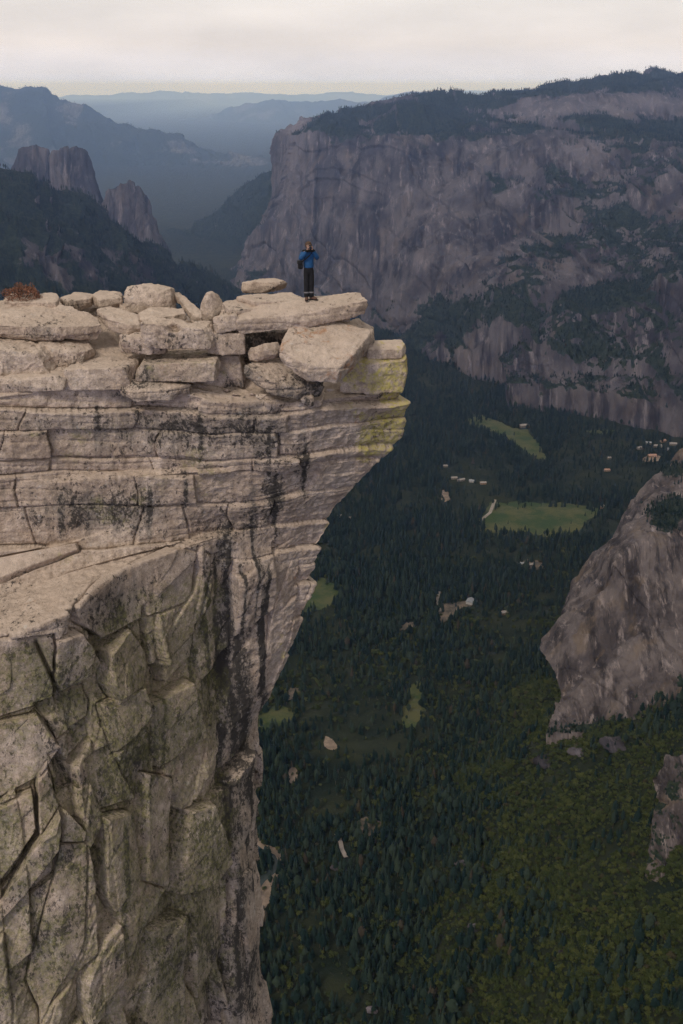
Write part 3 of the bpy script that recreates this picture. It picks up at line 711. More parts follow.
# ------------------------------------------------------------------ VALLEY GROUND
FLOOR = -1470.0
def rise_start(Y): return np.interp(Y, [900, 1300, 2000, 2500, 3000, 4000, 5500, 40000], [30, 80, 225, 480, 900, 1650, 2300, 9000])
def ground(X, Y):
    s = np.maximum(0, X - rise_start(Y))
    z = FLOOR + .68 * s * s / (s + 90) * sstep(5200, 3600, Y) + 0 * X
    P = np.stack([X, Y, X * 0], -1)
    z = z + sstep(0, 120, s) * 18 * fbm(P * .007, 5, 91)
    # foot of the great face rises below the viewer
    z = z + 120 * sstep(1250, 500, Y)
    # left side spur
    sl = np.maximum(0, -X - np.interp(Y, [1000, 3000, 6000, 9000, 40000], [500, 1100, 1500, 2600, 12000]))
    return z + np.minimum(.35 * sl * sl / (sl + 200), 500)
xs = np.concatenate([np.linspace(-90000, -3600, 60, endpoint=False), np.arange(-3600, 3600, 30.), np.linspace(3600, 90000, 60)])
ys = np.concatenate([np.linspace(-2500, 600, 20, endpoint=False), np.arange(600, 9000, 30.), np.linspace(9000, 116000, 140)])
GX, GY = np.meshgrid(xs, ys)
GZ = ground(GX, GY)
m = mesh_np('ground', np.stack([GX, GY, GZ], -1), grid_quads(*GX.shape))
link('ground', m, M_GROUND, kind='structure', label='flat wooded valley floor far below the cliff')

# ------------------------------------------------------------------ MOUNTAINS
TREEPTS = {'conifer': [], 'oak': []}
def massif(label, rows, nr, nc, mat, amp, freq, seed, veg, smooth=2, bare=None, trees=0, tree_h=(14, 30), tri=True, zs=.13, ledge=0.0, skirt=True, name='mountain'):
    C = [[at(p[0], p[1], Y=p[2]) for p in r] for r in rows]
    C = np.array(C)
    if skirt:
        low = C[-1:].copy(); low[..., 1] -= 60; low[..., 2] = np.minimum(low[..., 2] - 250, FLOOR - 5); low[..., 2] = np.maximum(low[..., 2], -1484)
        back = C[:1].copy(); d0 = back[..., 1] * CP - back[..., 2] * SP; back[..., 1] += 150; back[..., 2] = -1484; back[..., 0] *= (back[..., 1] * CP + 1484 * SP) / d0; back[..., 0] += np.sign(back[..., 0]) * 60
        C = np.concatenate([back, C, low]); nr = [max(8, nr[0] // 3)] + list(nr) + [max(6, nr[-1] // 5)]
    g, tr, tc = cage(C, nr, nc, smooth)
    n = grid_normals(g, 4)
    k = len(tr) // 2
    if n[k, len(tc) // 2][2] < 0: n = -n
    S = np.array([1, 1, zs]) * freq
    w = fbm(g * freq * .7, 2, seed + 40)[..., None] * .6
    q = g * S + w * .35
    qd = np.stack([g[..., 0] + .55 * g[..., 2], g[..., 1] * .6, g[..., 2] * .25], -1) * freq
    d = amp * (.75 * fbm(q * .5, 2, seed) + .16 * (ridged(q * 1.6, 4, seed + 5, .5) - .3) + .34 * (ridged(qd * .7, 2, seed + 15) - .2))
    if ledge:
        i_, dd_, t_ = joints(g[..., 2] / ledge + 1.2 * fbm(g * freq * .5, 2, seed + 8), seed, .5, 1.8)
        d = d + sstep(-.1, .5, fbm(g * freq * .4, 2, seed + 12)) * (amp * .16 * (h1(i_, seed) - .5) - amp * .10 * (t_ - .5))
    # buttresses and clefts
    kk, ff, rr = joints((g[..., 0] + .35 * g[..., 1]) * freq * 2.2 + .55 * fbm(g * freq * np.array([.6, .6, .3]), 2, seed + 60), seed + 2, .5, 2.4, 400)
    d = d + amp * .40 * (h1(kk, seed + 4) - .5) + amp * .75 * (rr - .5) * (h1(kk, seed + 6) - .5) - amp * .05 * np.exp(-(ff / .06) ** 2) + amp * .09 * (ridged(q * np.array([4, 4, 2.5]), 3, seed + 90) - .2)
    g2 = g + n * d[..., None]
    g2[..., 2] = np.maximum(g2[..., 2], -1485)
    n2 = grid_normals(g2, 1)
    if n2[k, len(tc) // 2][2] < 0: n2 = -n2
    px, py = proj(g2)
    vg = veg(px, py, n2, fbm(g * freq * 1.5, 4, seed + 77), g2)
    br = bare(px, py, n2, fbm(g * freq * 1.1, 4, seed + 78)) if bare else vg * 0
    me = mesh_np(name, g2, grid_quads(*g2.shape[:2]), dict(veg=vg, bare=br))
    o = link(name, me, mat, kind='structure', label=label)
    if trees:
        # real trees where the scrub is thick
        r = np.random.default_rng(seed)
        fl = g2.reshape(-1, 3); vv = vg.ravel(); ix = np.flatnonzero((vv > .42) & (px.ravel() > -60) & (px.ravel() < 740) & (py.ravel() < 1080))
        # weight by cell area
        if len(ix):
            aa = np.linalg.norm(np.cross(np.gradient(g2, axis=0), np.gradient(g2, axis=1)), axis=-1).ravel()[ix]
            pk = r.choice(ix, trees, p=aa / aa.sum())
            p = fl[pk] + r.normal(0, 1, (trees, 3)) * np.array([6, 6, 0])
            TREEPTS['conifer'].append((p, r.uniform(*tree_h, trees)))
    return g2

def Bm(px, py, x, y, sx, sy, a=0.0):
    dx, dy = px - x, py - y; c, s = math.cos(a), math.sin(a)
    return np.exp(-((dx * c + dy * s) / sx) ** 2 - ((-dx * s + dy * c) / sy) ** 2)

# big wall across the valley
def veg_wall(px, py, n, f, P):
    v = sstep(.55, .85, n[..., 2]) * .55 + .46 * f - .02
    v += 1.0 * Bm(px, py, 330, 122, 28, 12, -.3) + 1.0 * Bm(px, py, 430, 112, 70, 16, -.12) + .9 * Bm(px, py, 600, 84, 100, 7, -.1) + .7 * Bm(px, py, 620, 128, 70, 9, .1) + .35 * Bm(px, py, 650, 190, 60, 14, -.2)
    v += 1.0 * Bm(px, py, 460, 318, 70, 22, -.4) + .55 * Bm(px, py, 620, 228, 80, 14, -.35) + .55 * Bm(px, py, 345, 180, 16, 14) + .4 * Bm(px, py, 400, 235, 20, 10)
    v -= 1.2 * Bm(px, py, 305, 118, 34, 8, -.45) + .9 * Bm(px, py, 560, 108, 60, 11, -.1) + .5 * Bm(px, py, 380, 100, 30, 5, -.1) + .5 * Bm(px, py, 655, 105, 40, 9) + .5 * Bm(px, py, 590, 160, 30, 14) + .6 * Bm(px, py, 500, 150, 26, 12)
    v -= .75 * sstep(255, 275, px) * sstep(130, 160, py) * sstep(300, 270, py) * sstep(560, 440, px)
    return np.clip(v, -.2, 1)
def bare_wall(px, py, n, f):
    b = .7 * Bm(px, py, 300, 122, 24, 10, -.5) + .7 * Bm(px, py, 555, 110, 60, 10, -.1) + .6 * Bm(px, py, 655, 103, 40, 9) + .6 * Bm(px, py, 590, 150, 30, 12) + .6 * Bm(px, py, 296, 168, 11, 48)
    b += .9 * Bm(px, py, 418, 258, 5, 9, .4) + .8 * Bm(px, py, 362, 195, 4, 16, .3) + .35 * Bm(px, py, 385, 310, 14, 16, .8)
    return np.clip(b + .12 * f, 0, 1)
WALL = [
 [(281,146,9900),(287,136,9500),(300,116,9600),(349,105,9900),(392,96,10000),(444,92,10000),(545,85,10000),(620,77,10300),(683,70,10800),(800,64,11200)],
 [(280,158,9600),(289,134,9000),(312,131,8700),(360,136,8400),(402,146,7900),(460,148,7700),(540,150,7300),(600,138,7000),(683,165,6500),(800,168,6100)],
 [(274,200,9500),(284,188,8850),(310,200,8450),(358,208,7950),(402,216,7450),(460,214,7100),(540,205,6700),(600,205,6400),(683,215,6000),(800,215,5700)],
 [(233,262,9300),(256,255,8720),(296,270,8050),(350,284,7450),(402,288,6950),(450,268,6550),(530,250,6250),(600,250,6000),(683,250,5700),(800,250,5400)],
 [(200,285,9200),(224,287,8580),(285,305,7850),(345,325,7200),(388,336,6720),(440,318,6050),(510,296,5800),(600,285,5650),(683,280,5450),(800,280,5200)],
 [(200,300,8800),(224,300,8300),(285,318,7500),(345,338,6900),(390,348,6450),(450,352,5800),(520,345,5450),(600,340,5300),(683,330,5150),(800,330,5000)],
]
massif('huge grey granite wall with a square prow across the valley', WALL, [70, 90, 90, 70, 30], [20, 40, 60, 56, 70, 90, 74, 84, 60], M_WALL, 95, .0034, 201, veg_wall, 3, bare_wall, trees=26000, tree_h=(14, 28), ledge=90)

# lower cliffs right of the meadow
def veg_mid(px, py, n, f, P):
    v = sstep(.42, .72, n[..., 2]) * .7 + .32 * f
    v += .8 * Bm(px, py, 620, 300, 50, 9, -.2) + .7 * Bm(px, py, 600, 352, 60, 7, .1) + .6 * Bm(px, py, 560, 345, 40, 6, .5)
    v -= .4 * Bm(px, py, 560, 365, 50, 16)
    return np.clip(v, -.2, 1)
MID = [
 [(500,330,5900),(528,318,5900),(560,298,5900),(600,288,5850),(640,272,5800),(683,255,5700),(790,240,5500)],
 [(502,360,5500),(530,330,5420),(560,308,5350),(600,302,5250),(640,288,5150),(683,268,5050),(790,250,4900)],
 [(505,368,5300),(535,350,5250),(565,340,5180),(605,336,5080),(645,332,4960),(683,320,4850),(790,310,4700)],
 [(506,376,5200),(540,372,5150),(570,372,5060),(608,376,4960),(648,376,4830),(683,372,4700),(790,360,4500)],
 [(507,384,5120),(545,388,5020),(575,390,4960),(610,394,4860),(650,402,4700),(683,412,4560),(790,420,4300)],
]
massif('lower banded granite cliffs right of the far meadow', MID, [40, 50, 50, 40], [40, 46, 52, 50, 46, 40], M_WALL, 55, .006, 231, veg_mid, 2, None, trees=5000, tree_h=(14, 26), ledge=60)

# near right buttress
def veg_but(px, py, n, f, P):
    v = sstep(.55, .8, n[..., 2]) * .6 + .25 * f - .05
    v += .8 * Bm(px, py, 610, 724, 80, 7, -.15) + .9 * Bm(px, py, 668, 515, 26, 26) + .6 * Bm(px, py, 672, 470, 20, 10) + .5 * Bm(px, py, 650, 700, 30, 10)
    v -= .9 * Bm(px, py, 640, 620, 50, 60) + .6 * Bm(px, py, 570, 640, 26, 40)
    return np.clip(v, -.2, 1)
BUT = [
 [(800,430,2850),(720,445,2800),(683,452,2750),(655,478,2720),(610,530,2650),(572,582,2600),(547,636,2440)],
 [(800,505,2450),(720,500,2430),(683,508,2400),(652,506,2420),(612,548,2400),(578,604,2380),(546,654,2330)],
 [(800,555,2250),(720,550,2240),(683,548,2230),(650,534,2260),(616,560,2260),(585,620,2240),(550,664,2230)],
 [(800,640,2080),(720,632,2070),(683,630,2060),(645,632,2085),(608,640,2130),(582,664,2140),(556,690,2120)],
 [(800,720,1900),(720,712,1890),(683,706,1885),(645,712,1905),(612,720,1930),(580,732,1955),(548,738,1985)],
]
massif('steep tan streaked granite buttress rising on the right', BUT, [40, 50, 90, 100], [40, 44, 50, 60, 60, 56], M_BUTT, 24, .012, 251, veg_but, 2, None, trees=900, tree_h=(7, 15), ledge=26, name='mountain')
SML = [
 [(800,735,1620),(720,745,1610),(690,750,1600),(668,756,1590),(650,775,1580)],
 [(800,770,1560),(720,775,1550),(690,775,1545),(668,782,1540),(656,795,1540)],
 [(800,830,1480),(720,828,1470),(690,826,1465),(668,825,1465),(652,835,1470)],
 [(800,890,1400),(720,884,1390),(690,880,1385),(664,876,1390),(642,882,1400)],
]
massif('small pale granite outcrop at the right frame edge', SML, [40, 50, 50], [30, 40, 40, 40], M_BUTT, 16, .024, 261, lambda px, py, n, f, P: np.clip(.55 * sstep(.5, .8, n[..., 2]) + .4 * f - .1, 0, 1), 2, None, trees=120, tree_h=(5, 10), ledge=16)

# dark wooded shoulder at left
def veg_left(px, py, n, f, P):
    v = .86 + .5 * f + .35 * sstep(.4, .7, n[..., 2]) - .75 * Bm(px, py, 60, 260, 70, 26, .35) - .5 * Bm(px, py, 150, 275, 30, 16, .4) - .5 * Bm(px, py, 45, 200, 14, 5)
    return np.clip(v, -.2, 1)
LEFT = [
 [(-160,140,5600),(-80,146,5500),(0,166,5450),(60,192,5600),(120,226,5900),(180,262,6300),(222,286,6700),(262,312,7000)],
 [(-160,200,5000),(-80,205,4950),(0,215,4950),(60,232,5150),(120,255,5500),(180,280,5950),(222,298,6400),(262,320,6800)],
 [(-160,290,4500),(-80,292,4500),(0,296,4500),(60,302,4700),(120,310,5050),(180,320,5550),(222,328,6050),(262,338,6500)],
 [(-160,420,3700),(-80,418,3700),(0,416,3750),(60,412,3950),(120,408,4300),(180,400,4750),(222,390,5200),(262,370,5900)],
]
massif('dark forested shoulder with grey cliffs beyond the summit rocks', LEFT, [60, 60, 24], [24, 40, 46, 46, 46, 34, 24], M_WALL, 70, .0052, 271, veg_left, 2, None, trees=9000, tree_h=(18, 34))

# cathedral-like rock towers
def tower(label, crest, base_y, Y, seed, amp=45):
    n = len(crest)
    r0 = [(x, y, Y) for x, y in crest]
    lo = [(x + (x - sum(c[0] for c in crest) / n) * .25, base_y, Y - 350) for x, y in crest]
    md = [((a[0] * .75 + b[0] * .25), a[1] * .55 + b[1] * .45, Y - 140) for a, b in zip(r0, lo)]
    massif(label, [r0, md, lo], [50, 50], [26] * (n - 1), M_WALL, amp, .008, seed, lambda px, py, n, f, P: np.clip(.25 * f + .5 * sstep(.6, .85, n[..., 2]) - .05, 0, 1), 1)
tower('pair of blocky grey rock towers above the forested shoulder', [(8,190),(18,148),(34,143),(46,150),(50,168),(54,152),(70,147),(86,149),(96,170),(104,205),(118,240)], 260, 8300, 281)
tower('lone pointed rock tower right of the blocky towers', [(90,235),(104,205),(110,188),(122,183),(133,181),(140,190),(148,202),(156,232),(166,255)], 275, 7900, 283)

def veg_far(px, py, n, f, P): return np.clip(.75 + .45 * f - .5 * Bm(px, py, 240, 155, 25, 6, .3), 0, 1)
massif('hazy blue forested ridge closing the left of the valley', [
 [(-200,88,27280),(-60,91,26400),(30,92,25520),(70,103,24992),(110,117,24640),(160,132,24288),(200,147,23760),(240,151,23584),(274,166,22880),(310,190,22528)],
 [(-200,140,23760),(-60,140,23232),(30,140,22880),(70,148,22704),(110,158,22528),(160,168,22176),(200,178,21824),(240,184,21648),(274,195,21120),(310,210,20768)],
 [(-200,200,20240),(-60,200,19888),(30,200,19712),(70,205,19712),(110,208,19536),(160,210,19360),(200,212,19360),(240,216,19184),(274,222,18832),(310,235,18656)]],
 [50, 50], [14, 24, 30, 34, 36, 34, 34, 30, 24], M_HILL, 210, .0010, 291, veg_far, 2, None, trees=7000, tree_h=(24, 46))
massif('dark wooded spur falling left from the foot of the square prow', [
 [(120,262,11959),(160,244,11844),(190,227,11730),(215,212,11615),(240,191,11500),(262,172,11385),(285,155,11385)],
 [(120,280,11500),(160,262,11385),(190,250,11270),(215,240,11155),(240,225,11040),(262,210,10925),(285,200,10925)],
 [(120,300,10350),(160,292,10292),(190,288,10235),(215,284,10235),(240,275,10235),(262,268,10235),(285,262,10235)]],
 [40, 40], [30, 34, 34, 34, 34, 20], M_HILL, 70, .004, 301, lambda px, py, n, f, P: np.clip(1.0 + .4 * f, 0, 1), 2, None, trees=5000, tree_h=(18, 32))
massif('pale distant ridge fading into haze above the valley mouth', [
 [(40,170,57000),(150,150,55812),(182,127,54625),(215,118,54625),(255,104,53437),(300,101,53437),(400,95,53437),(520,92,53437),(760,90,53437)],
 [(40,175,48687),(150,165,48687),(182,150,48687),(215,145,48687),(255,140,47500),(300,138,47500),(400,135,47500),(520,130,47500),(760,128,47500)],
 [(40,190,41562),(150,182,41562),(182,178,41562),(215,176,41562),(255,174,41562),(300,172,41562),(400,170,41562),(520,165,41562),(760,160,41562)]],
 [30, 30], [20, 30, 30, 30, 30, 40, 20, 20], M_HILL, 300, .0006, 311, veg_far, 2, bare=lambda px, py, n, f: np.clip(.5 * Bm(px, py, 185, 133, 22, 6), 0, 1))
massif('faintest farthest ridge line on the horizon', [
 [(-300,96,108097),(60,97,108097),(110,95,108097),(160,91,108097),(200,97,108097),(280,92,108097),(310,91,108097),(400,93,108097),(480,89,108097),(800,90,108097)],
 [(-300,125,102007),(60,125,102007),(110,125,102007),(160,122,102007),(200,122,102007),(280,120,102007),(310,120,102007),(400,120,102007),(480,120,102007),(800,120,102007)]],
 [30], [10, 30, 30, 30, 40, 20, 40, 20, 20], M_HILL, 330, .0003, 321, veg_far, 1)

# ------------------------------------------------------------------ meadows, sand bars, road, river
CLEAR = []
def floor_at(px, py):
    p = at(px, py, z=FLOOR)
    for _ in range(8):
        p = at(px, py, z=float(ground(np.array([p[0]]), np.array([p[1]]))[0]))
    return p
def smooth_poly(pts, seed, n=8, j=.16):
    r = np.random.default_rng(seed); P = np.array(pts, float); out = []; k = len(P)
    for i in range(k):
        p0, p1, p2, p3 = P[i - 1], P[i], P[(i + 1) % k], P[(i + 2) % k]
        for t in np.linspace(0, 1, n, endpoint=False):
            q = .5 * ((2 * p1) + (p2 - p0) * t + (2 * p0 - 5 * p1 + 4 * p2 - p3) * t * t + (3 * p1 - p0 - 3 * p2 + p3) * t ** 3)
            out.append(q + r.normal(0, j * np.linalg.norm(p2 - p1) / 4, 2))
    return out
def patch(name, label, px_pts, mat, seed, up=1.2, grow=2.0, kind='structure', margin=True):
    pl = smooth_poly(px_pts, seed)
    if margin: CLEAR.append(px_pts)
    W = np.array([floor_at(*p) for p in pl]); W[:, 2] += up
    bm = bmesh.new(); vs = [bm.verts.new(tuple(w)) for w in W]; f = bm.faces.new(vs)
    if f.normal.z < 0: pass
    bmesh.ops.triangulate(bm, faces=bm.faces[:])
    bmesh.ops.recalc_face_normals(bm, faces=bm.faces[:])
    if sum(f.normal.z for f in bm.faces) < 0: bmesh.ops.reverse_faces(bm, faces=bm.faces[:])
    me = bpy.data.meshes.new(name); bm.to_mesh(me); bm.free()
    return link(name, me, mat, kind=kind, label=label)
MEAD = [
 ('large open green meadow in the middle of the valley', [(478,531),(488,505),(520,503),(560,503),(598,508),(596,516),(585,522),(578,533),(545,536),(520,532),(500,537)]),
 ('narrow far meadow running diagonally beside the forest', [(468,421),(480,416),(497,421),(513,428),(530,432),(546,458),(530,457),(512,441),(492,432)]),
 ('rounded meadow partly hidden behind the cliff', [(290,612),(292,590),(308,578),(326,579),(338,592),(332,605),(315,611)]),
 ('small narrow clearing left of the brush slope', [(402,722),(408,690),(420,682),(424,692),(418,704),(426,712),(412,728)]),
 ('small bright clearing hard against the cliff base', [(255,732),(258,712),(272,706),(288,708),(296,716),(280,726)]),
 ('slim strip of grass near the right hand village', [(585,432),(600,429),(615,431),(604,434)]),
]
for k, (lb, pp) in enumerate(MEAD): patch('meadow', lb, pp, M_MEADOW, 400 + k)
SANDS = [
 ('pale sandbar on the river bend left of the large meadow', [(441,498),(443,490),(449,493),(450,499),(445,502)]),
 ('bare sandy spot by the cliff foot', [(324,745),(326,737),(333,740),(337,748),(330,750)]),
 ('small sandy spot against the cliff edge', [(288,776),(291,768),(297,770),(297,780),(291,784)]),
 ('broad pale beach on the river under the cliff', [(254,906),(256,885),(266,886),(274,890),(268,904),(262,912)]),
 ('dusty bare ground among the middle trees', [(436,612),(442,604),(455,603),(470,600),(472,606),(458,610),(445,622),(438,622)]),
 ('thin dusty strip left of the middle trees', [(396,630),(402,625),(414,622),(414,626),(404,630)]),
 ('dusty clearing under sparse trees near the cliff', [(355,835),(358,820),(372,818),(382,826),(370,836)]),
 ('dusty opening below the bright clearing', [(288,700),(288,690),(300,688),(302,697)]),
 ('gravelly patch beside the small cabins', [(520,566),(526,560),(540,562),(544,568),(530,570)]),
 ('bare lot at the village on the right', [(642,460),(648,456),(660,456),(660,460),(648,462)]),
]
for k, (lb, pp) in enumerate(SANDS): patch('sand', lb, pp, M_SOIL if 'dust' in lb or 'gravel' in lb else M_SAND, 430 + k, up=.9)
def ribbon(name, label, pts, width, mat, up):
    P = np.array([floor_at(*p) for p in pts]); t = np.gradient(P, axis=0); nn = np.stack([-t[:, 1], t[:, 0], 0 * t[:, 0]], -1); nn /= np.linalg.norm(nn, axis=1, keepdims=True)
    L = P + nn * width / 2; R = P - nn * width / 2; L[:, 2] += up; R[:, 2] += up
    V = np.concatenate([L, R]); n = len(P); Q = np.array([(i, i + 1, n + i + 1, n + i) for i in range(n - 1)])
    m = mesh_np(name, V, Q[:, ::-1]); link(name, m, mat, kind='structure', label=label)
    for a, b in zip(pts, pts[1:]):
        d = np.array([b[0] - a[0], b[1] - a[1]], float); q = np.array([-d[1], d[0]]) / (np.linalg.norm(d) + 1e-6) * 2.2
        CLEAR.append([(a[0] + q[0], a[1] + q[1]), (b[0] + q[0], b[1] + q[1]), (b[0] - q[0], b[1] - q[1]), (a[0] - q[0], a[1] - q[1])])
ribbon('road', 'pale road crossing the left end of the large meadow', [(480,522),(484,518),(490,513),(492,508),(495,500)], 12, M_ROAD, 2.0)
ribbon('road', 'pale road climbing past trees near the cliff', [(336,834),(340,840),(342,850),(346,858)], 9, M_ROAD, 2.0)
ribbon('road', 'thin dusty track beside the bare ground among middle trees', [(440,592),(437,600),(440,612)], 9, M_ROAD, 2.0)
t = NT('river_water'); t.b.inputs['Base Color'].default_value = (.03, .04, .04, 1); t.b.inputs['Roughness'].default_value = .12
t.l(t.bump(t.noise(t.pos(), .12, 3), .3, .3), t.b.inputs['Normal'])
ribbon('sand', 'sandy river bank curving below the cliff', [(250,838),(262,848),(274,852),(280,860),(278,870),(268,880),(262,890)], 26, M_SAND, .7)
ribbon('river', 'dark river curving along its sandy bank below the cliff', [(250,844),(262,853),(272,857),(275,863),(272,872),(262,880),(256,888)], 16, t.m, 1.4)

# ------------------------------------------------------------------ village buildings
def house(label, px, py, w, d, h, rz, wall, roof, group, wing=False):
    p = floor_at(px, py)
    root = thing('lodge_building', label, 'building', p, group, rz)
    bm = bmesh.new(); box(bm, (0, 0, h / 2 + .5), (w, d, h + 1))
    if wing: box(bm, (w * .3, -d * .7, h * .42), (w * .35, d * .5, h * .84))
    bmobj('wall', bm, wall, root, smooth=False)
    bm = bmesh.new(); o = 1.2; rh = d * .28; th = .5
    for z in (0, ):
        a = [(-w / 2 - o, -d / 2 - o, h + 1), (w / 2 + o, -d / 2 - o, h + 1), (w / 2 + o, 0, h + 1 + rh), (-w / 2 - o, 0, h + 1 + rh), (-w / 2 - o, d / 2 + o, h + 1), (w / 2 + o, d / 2 + o, h + 1)]
        v = [bm.verts.new(q) for q in a]; u = [bm.verts.new((q[0], q[1], q[2] + th)) for q in a]
        for f in ((0, 1, 2, 3), (3, 2, 5, 4)):
            bm.faces.new([u[i] for i in f]); bm.faces.new([v[i] for i in f][::-1])
        for i, j in ((0, 1), (1, 2), (2, 5), (5, 4), (4, 3), (3, 0)): bm.faces.new((v[i], v[j], u[j], u[i]))
        g = [bm.verts.new((s * w / 2, yy, zz)) for s in (-1, 1) for yy, zz in ((-d / 2, h + 1), (d / 2, h + 1), (0, h + 1 + rh - .1))]
        bm.faces.new(g[:3]); bm.faces.new(g[3:])
    bmobj('roof', bm, roof, root, smooth=False)
    if wing:
        bm = bmesh.new(); box(bm, (w * .3, -d * .7, h * .84 + .3), (w * .38, d * .54, .6)); bmobj('wing_roof', bm, roof, root, smooth=False)
    bm = bmesh.new(); box(bm, (-w * .2, d * .12, h + rh + 1.2), (1.6, 1.6, 3.4)); bmobj('chimney', bm, wall, root, smooth=False)
    k = max(2, int(w / 7))
    for i in range(k):
        bm = bmesh.new(); box(bm, (-w / 2 + (i + .5) * w / k, -d / 2 - .06, h * .55), (2.0, .12, 2.0)); bmobj('window', bm, M_PANE, root, smooth=False)
    CLEAR.append([(px - w * .12, py - 2), (px + w * .12, py - 2), (px + w * .13, py + 2.5), (px - w * .13, py + 2.5)])
M_PANE = plain('window_glass', (.03, .035, .045), .2, .05)
cream = plain('cream_wall', (.20, .175, .15), .9, .1, .3); tanw = plain('tan_wall', (.28, .19, .14), .9, .12, .3); greyw = plain('grey_wall', (.33, .32, .32), .9, .1, .3)
pale = plain('pale_roof', (.27, .24, .23), .7, .1, .3); greyr = plain('grey_roof', (.24, .25, .28), .7, .1, .3); redr = plain('rust_roof', (.36, .22, .17), .8, .1, .3)
HS = [
 ('long pale lodge with a wing at the edge of the narrow far meadow', 524, 427, 44, 18, 9, .3, cream, pale, True),
 ('tan roofed hall standing apart below the right hand village', 652, 457, 34, 16, 8, .1, tanw, redr, True),
 ('pale house leftmost of the right hand village', 640, 449, 26, 14, 7, .4, cream, pale, False),
 ('grey roofed house second from left in the right hand village', 648, 444, 26, 14, 7, -.2, cream, greyr, False),
 ('long pale house in the middle of the right hand village', 657, 447, 38, 14, 7, .1, cream, pale, True),
 ('rust roofed house behind the long pale village house', 663, 442, 24, 14, 7, .5, tanw, redr, False),
 ('pale house rightmost of the right hand village', 673, 445, 30, 14, 7, -.1, cream, pale, False),
 ('small grey shed at the near corner of the village', 667, 450, 18, 10, 5, .9, greyw, greyr, False),
 ('pale cabin at the top of the riverside cabins', 454, 479, 24, 12, 6, .2, cream, pale, False),
 ('long pale cabin in the middle of the riverside cabins', 461, 481, 30, 12, 6, .5, cream, pale, False),
 ('grey roofed cabin right of the long riverside cabin', 472, 482, 22, 12, 6, -.3, greyw, greyr, False),
 ('tan cabin farthest right of the riverside cabins', 483, 484, 24, 12, 6, .1, tanw, pale, False),
 ('lone pale cabin in the trees above the riverside cabins', 445, 467, 20, 11, 6, .2, cream, pale, False),
 ('lone rust roofed cabin among trees below the lower cliffs', 607, 471, 24, 12, 6, .1, tanw, redr, False),
 ('lone pale hut below the lower cliffs', 609, 459, 14, 10, 6, .3, cream, pale, False),
 ('tan cabin at the right end of the large meadow', 602, 508, 22, 12, 6, 1.0, tanw, pale, False),
 ('long grey roofed cabin below the large meadow', 522, 565, 26, 11, 6, .1, cream, greyr, False),
 ('pale roofed cabin right of the long grey roofed cabin', 531, 566, 22, 11, 6, .3, cream, pale, False),
 ('large grey roofed building beside the dusty bare ground', 470, 603, 26, 20, 7, 1.2, greyw, greyr, True),
 ('tan house alone in the trees left of the buttress', 504, 614, 20, 13, 6, .4, tanw, pale, False),
 ('pale cabin peeping out right of the overhang', 340, 517, 20, 10, 6, .2, cream, pale, False),
 ('second pale cabin close right of the overhang cabin', 350, 519, 12, 9, 5, .5, cream, pale, False),
]
for hs in HS: house(hs[0], hs[1], hs[2], hs[3], hs[4], hs[5], hs[6], hs[7], hs[8], 'valley buildings', hs[9])

# ------------------------------------------------------------------ trees
def conifer_crown(seed, tiers, seg, slim=.15, pine=False):
    """unit height crown: drooping jagged whorls of bough blades"""
    r = random.Random(seed); V, T = [], []
    for k in range(tiers):
        f = k / (tiers - 1); z = .12 + .86 * f; R = slim * (1 - f) ** .8 * r.uniform(.8, 1.15) + .012
        if pine: z = .36 + .60 * f; R = slim * (1 - .75 * (1.7 * f - .75) ** 2) * r.uniform(.6, 1.25) + .01
        n = max(4, int(seg * (1 - .5 * f)))
        a0 = r.uniform(0, 6.28)
        for q in range(n):
            a = a0 + q * 6.283 / n + r.uniform(-.25, .25); L = R * r.uniform(.65, 1.2); w = R * r.uniform(.42, .62); dr = .05 * r.uniform(.5, 1.4) * (1 - f * .5)
            c, s = math.cos(a), math.sin(a); i = len(V)
            V += [(0, 0, z + .055), (c * L * .6 - s * w, s * L * .6 + c * w, z - dr * .4), (c * L, s * L, z - dr), (c * L * .6 + s * w, s * L * .6 - c * w, z - dr * .4)]
            T += [(i, i + 1, i + 2), (i, i + 2, i + 3)]
    return np.array(V), np.array(T)
def oak_crown(seed, n=260, detail=1):
    r = random.Random(seed); V, T = [], []
    lob = [(r.uniform(-.28, .28), r.uniform(-.28, .28), r.uniform(.42, .82), r.uniform(.16, .3)) for _ in range(9)]
    for k in range(n):
        lx, ly, lz, lr = r.choice(lob)
        v = Vector((r.gauss(0, 1), r.gauss(0, 1), r.gauss(0, 1) + .4)).normalized() * lr * r.uniform(.7, 1.05)
        p = Vector((lx, ly, lz)) + v; p.z = max(p.z, .15)
        s = r.uniform(.045, .09); a = Vector((r.uniform(-1, 1), r.uniform(-1, 1), r.uniform(-.4, .4))).normalized(); b = v.normalized().cross(a).normalized()
        a = b.cross(v.normalized() * .8 + Vector((r.uniform(-.5, .5), r.uniform(-.5, .5), .3))).normalized()
        i = len(V); V += [p - a * s, p - b * s * .8, p + a * s, p + b * s * .8 + v.normalized() * s * .3]; T += [(i, i + 1, i + 2), (i, i + 2, i + 3)]
    return np.array([tuple(v) for v in V]), np.array(T)
def trunk_mesh(h=.3, r0=.018, limbs=0, seed=1):
    bm = bmesh.new(); tube(bm, [(0, 0, -.06), (0.004, 0, h * .5), (0, .004, h)], [r0, r0 * .75, r0 * .3], 6)
    r = random.Random(seed)
    for k in range(limbs):
        a = r.uniform(0, 6.28); z = h * r.uniform(.45, .8)
        tube(bm, [(0, 0, z), (.09 * math.cos(a), .09 * math.sin(a), z + .12), (.2 * math.cos(a), .2 * math.sin(a), z + .22)], [r0 * .5, r0 * .35, r0 * .15], 5)
    me = bpy.data.meshes.new('trunk'); bm.to_mesh(me); bm.free(); return me
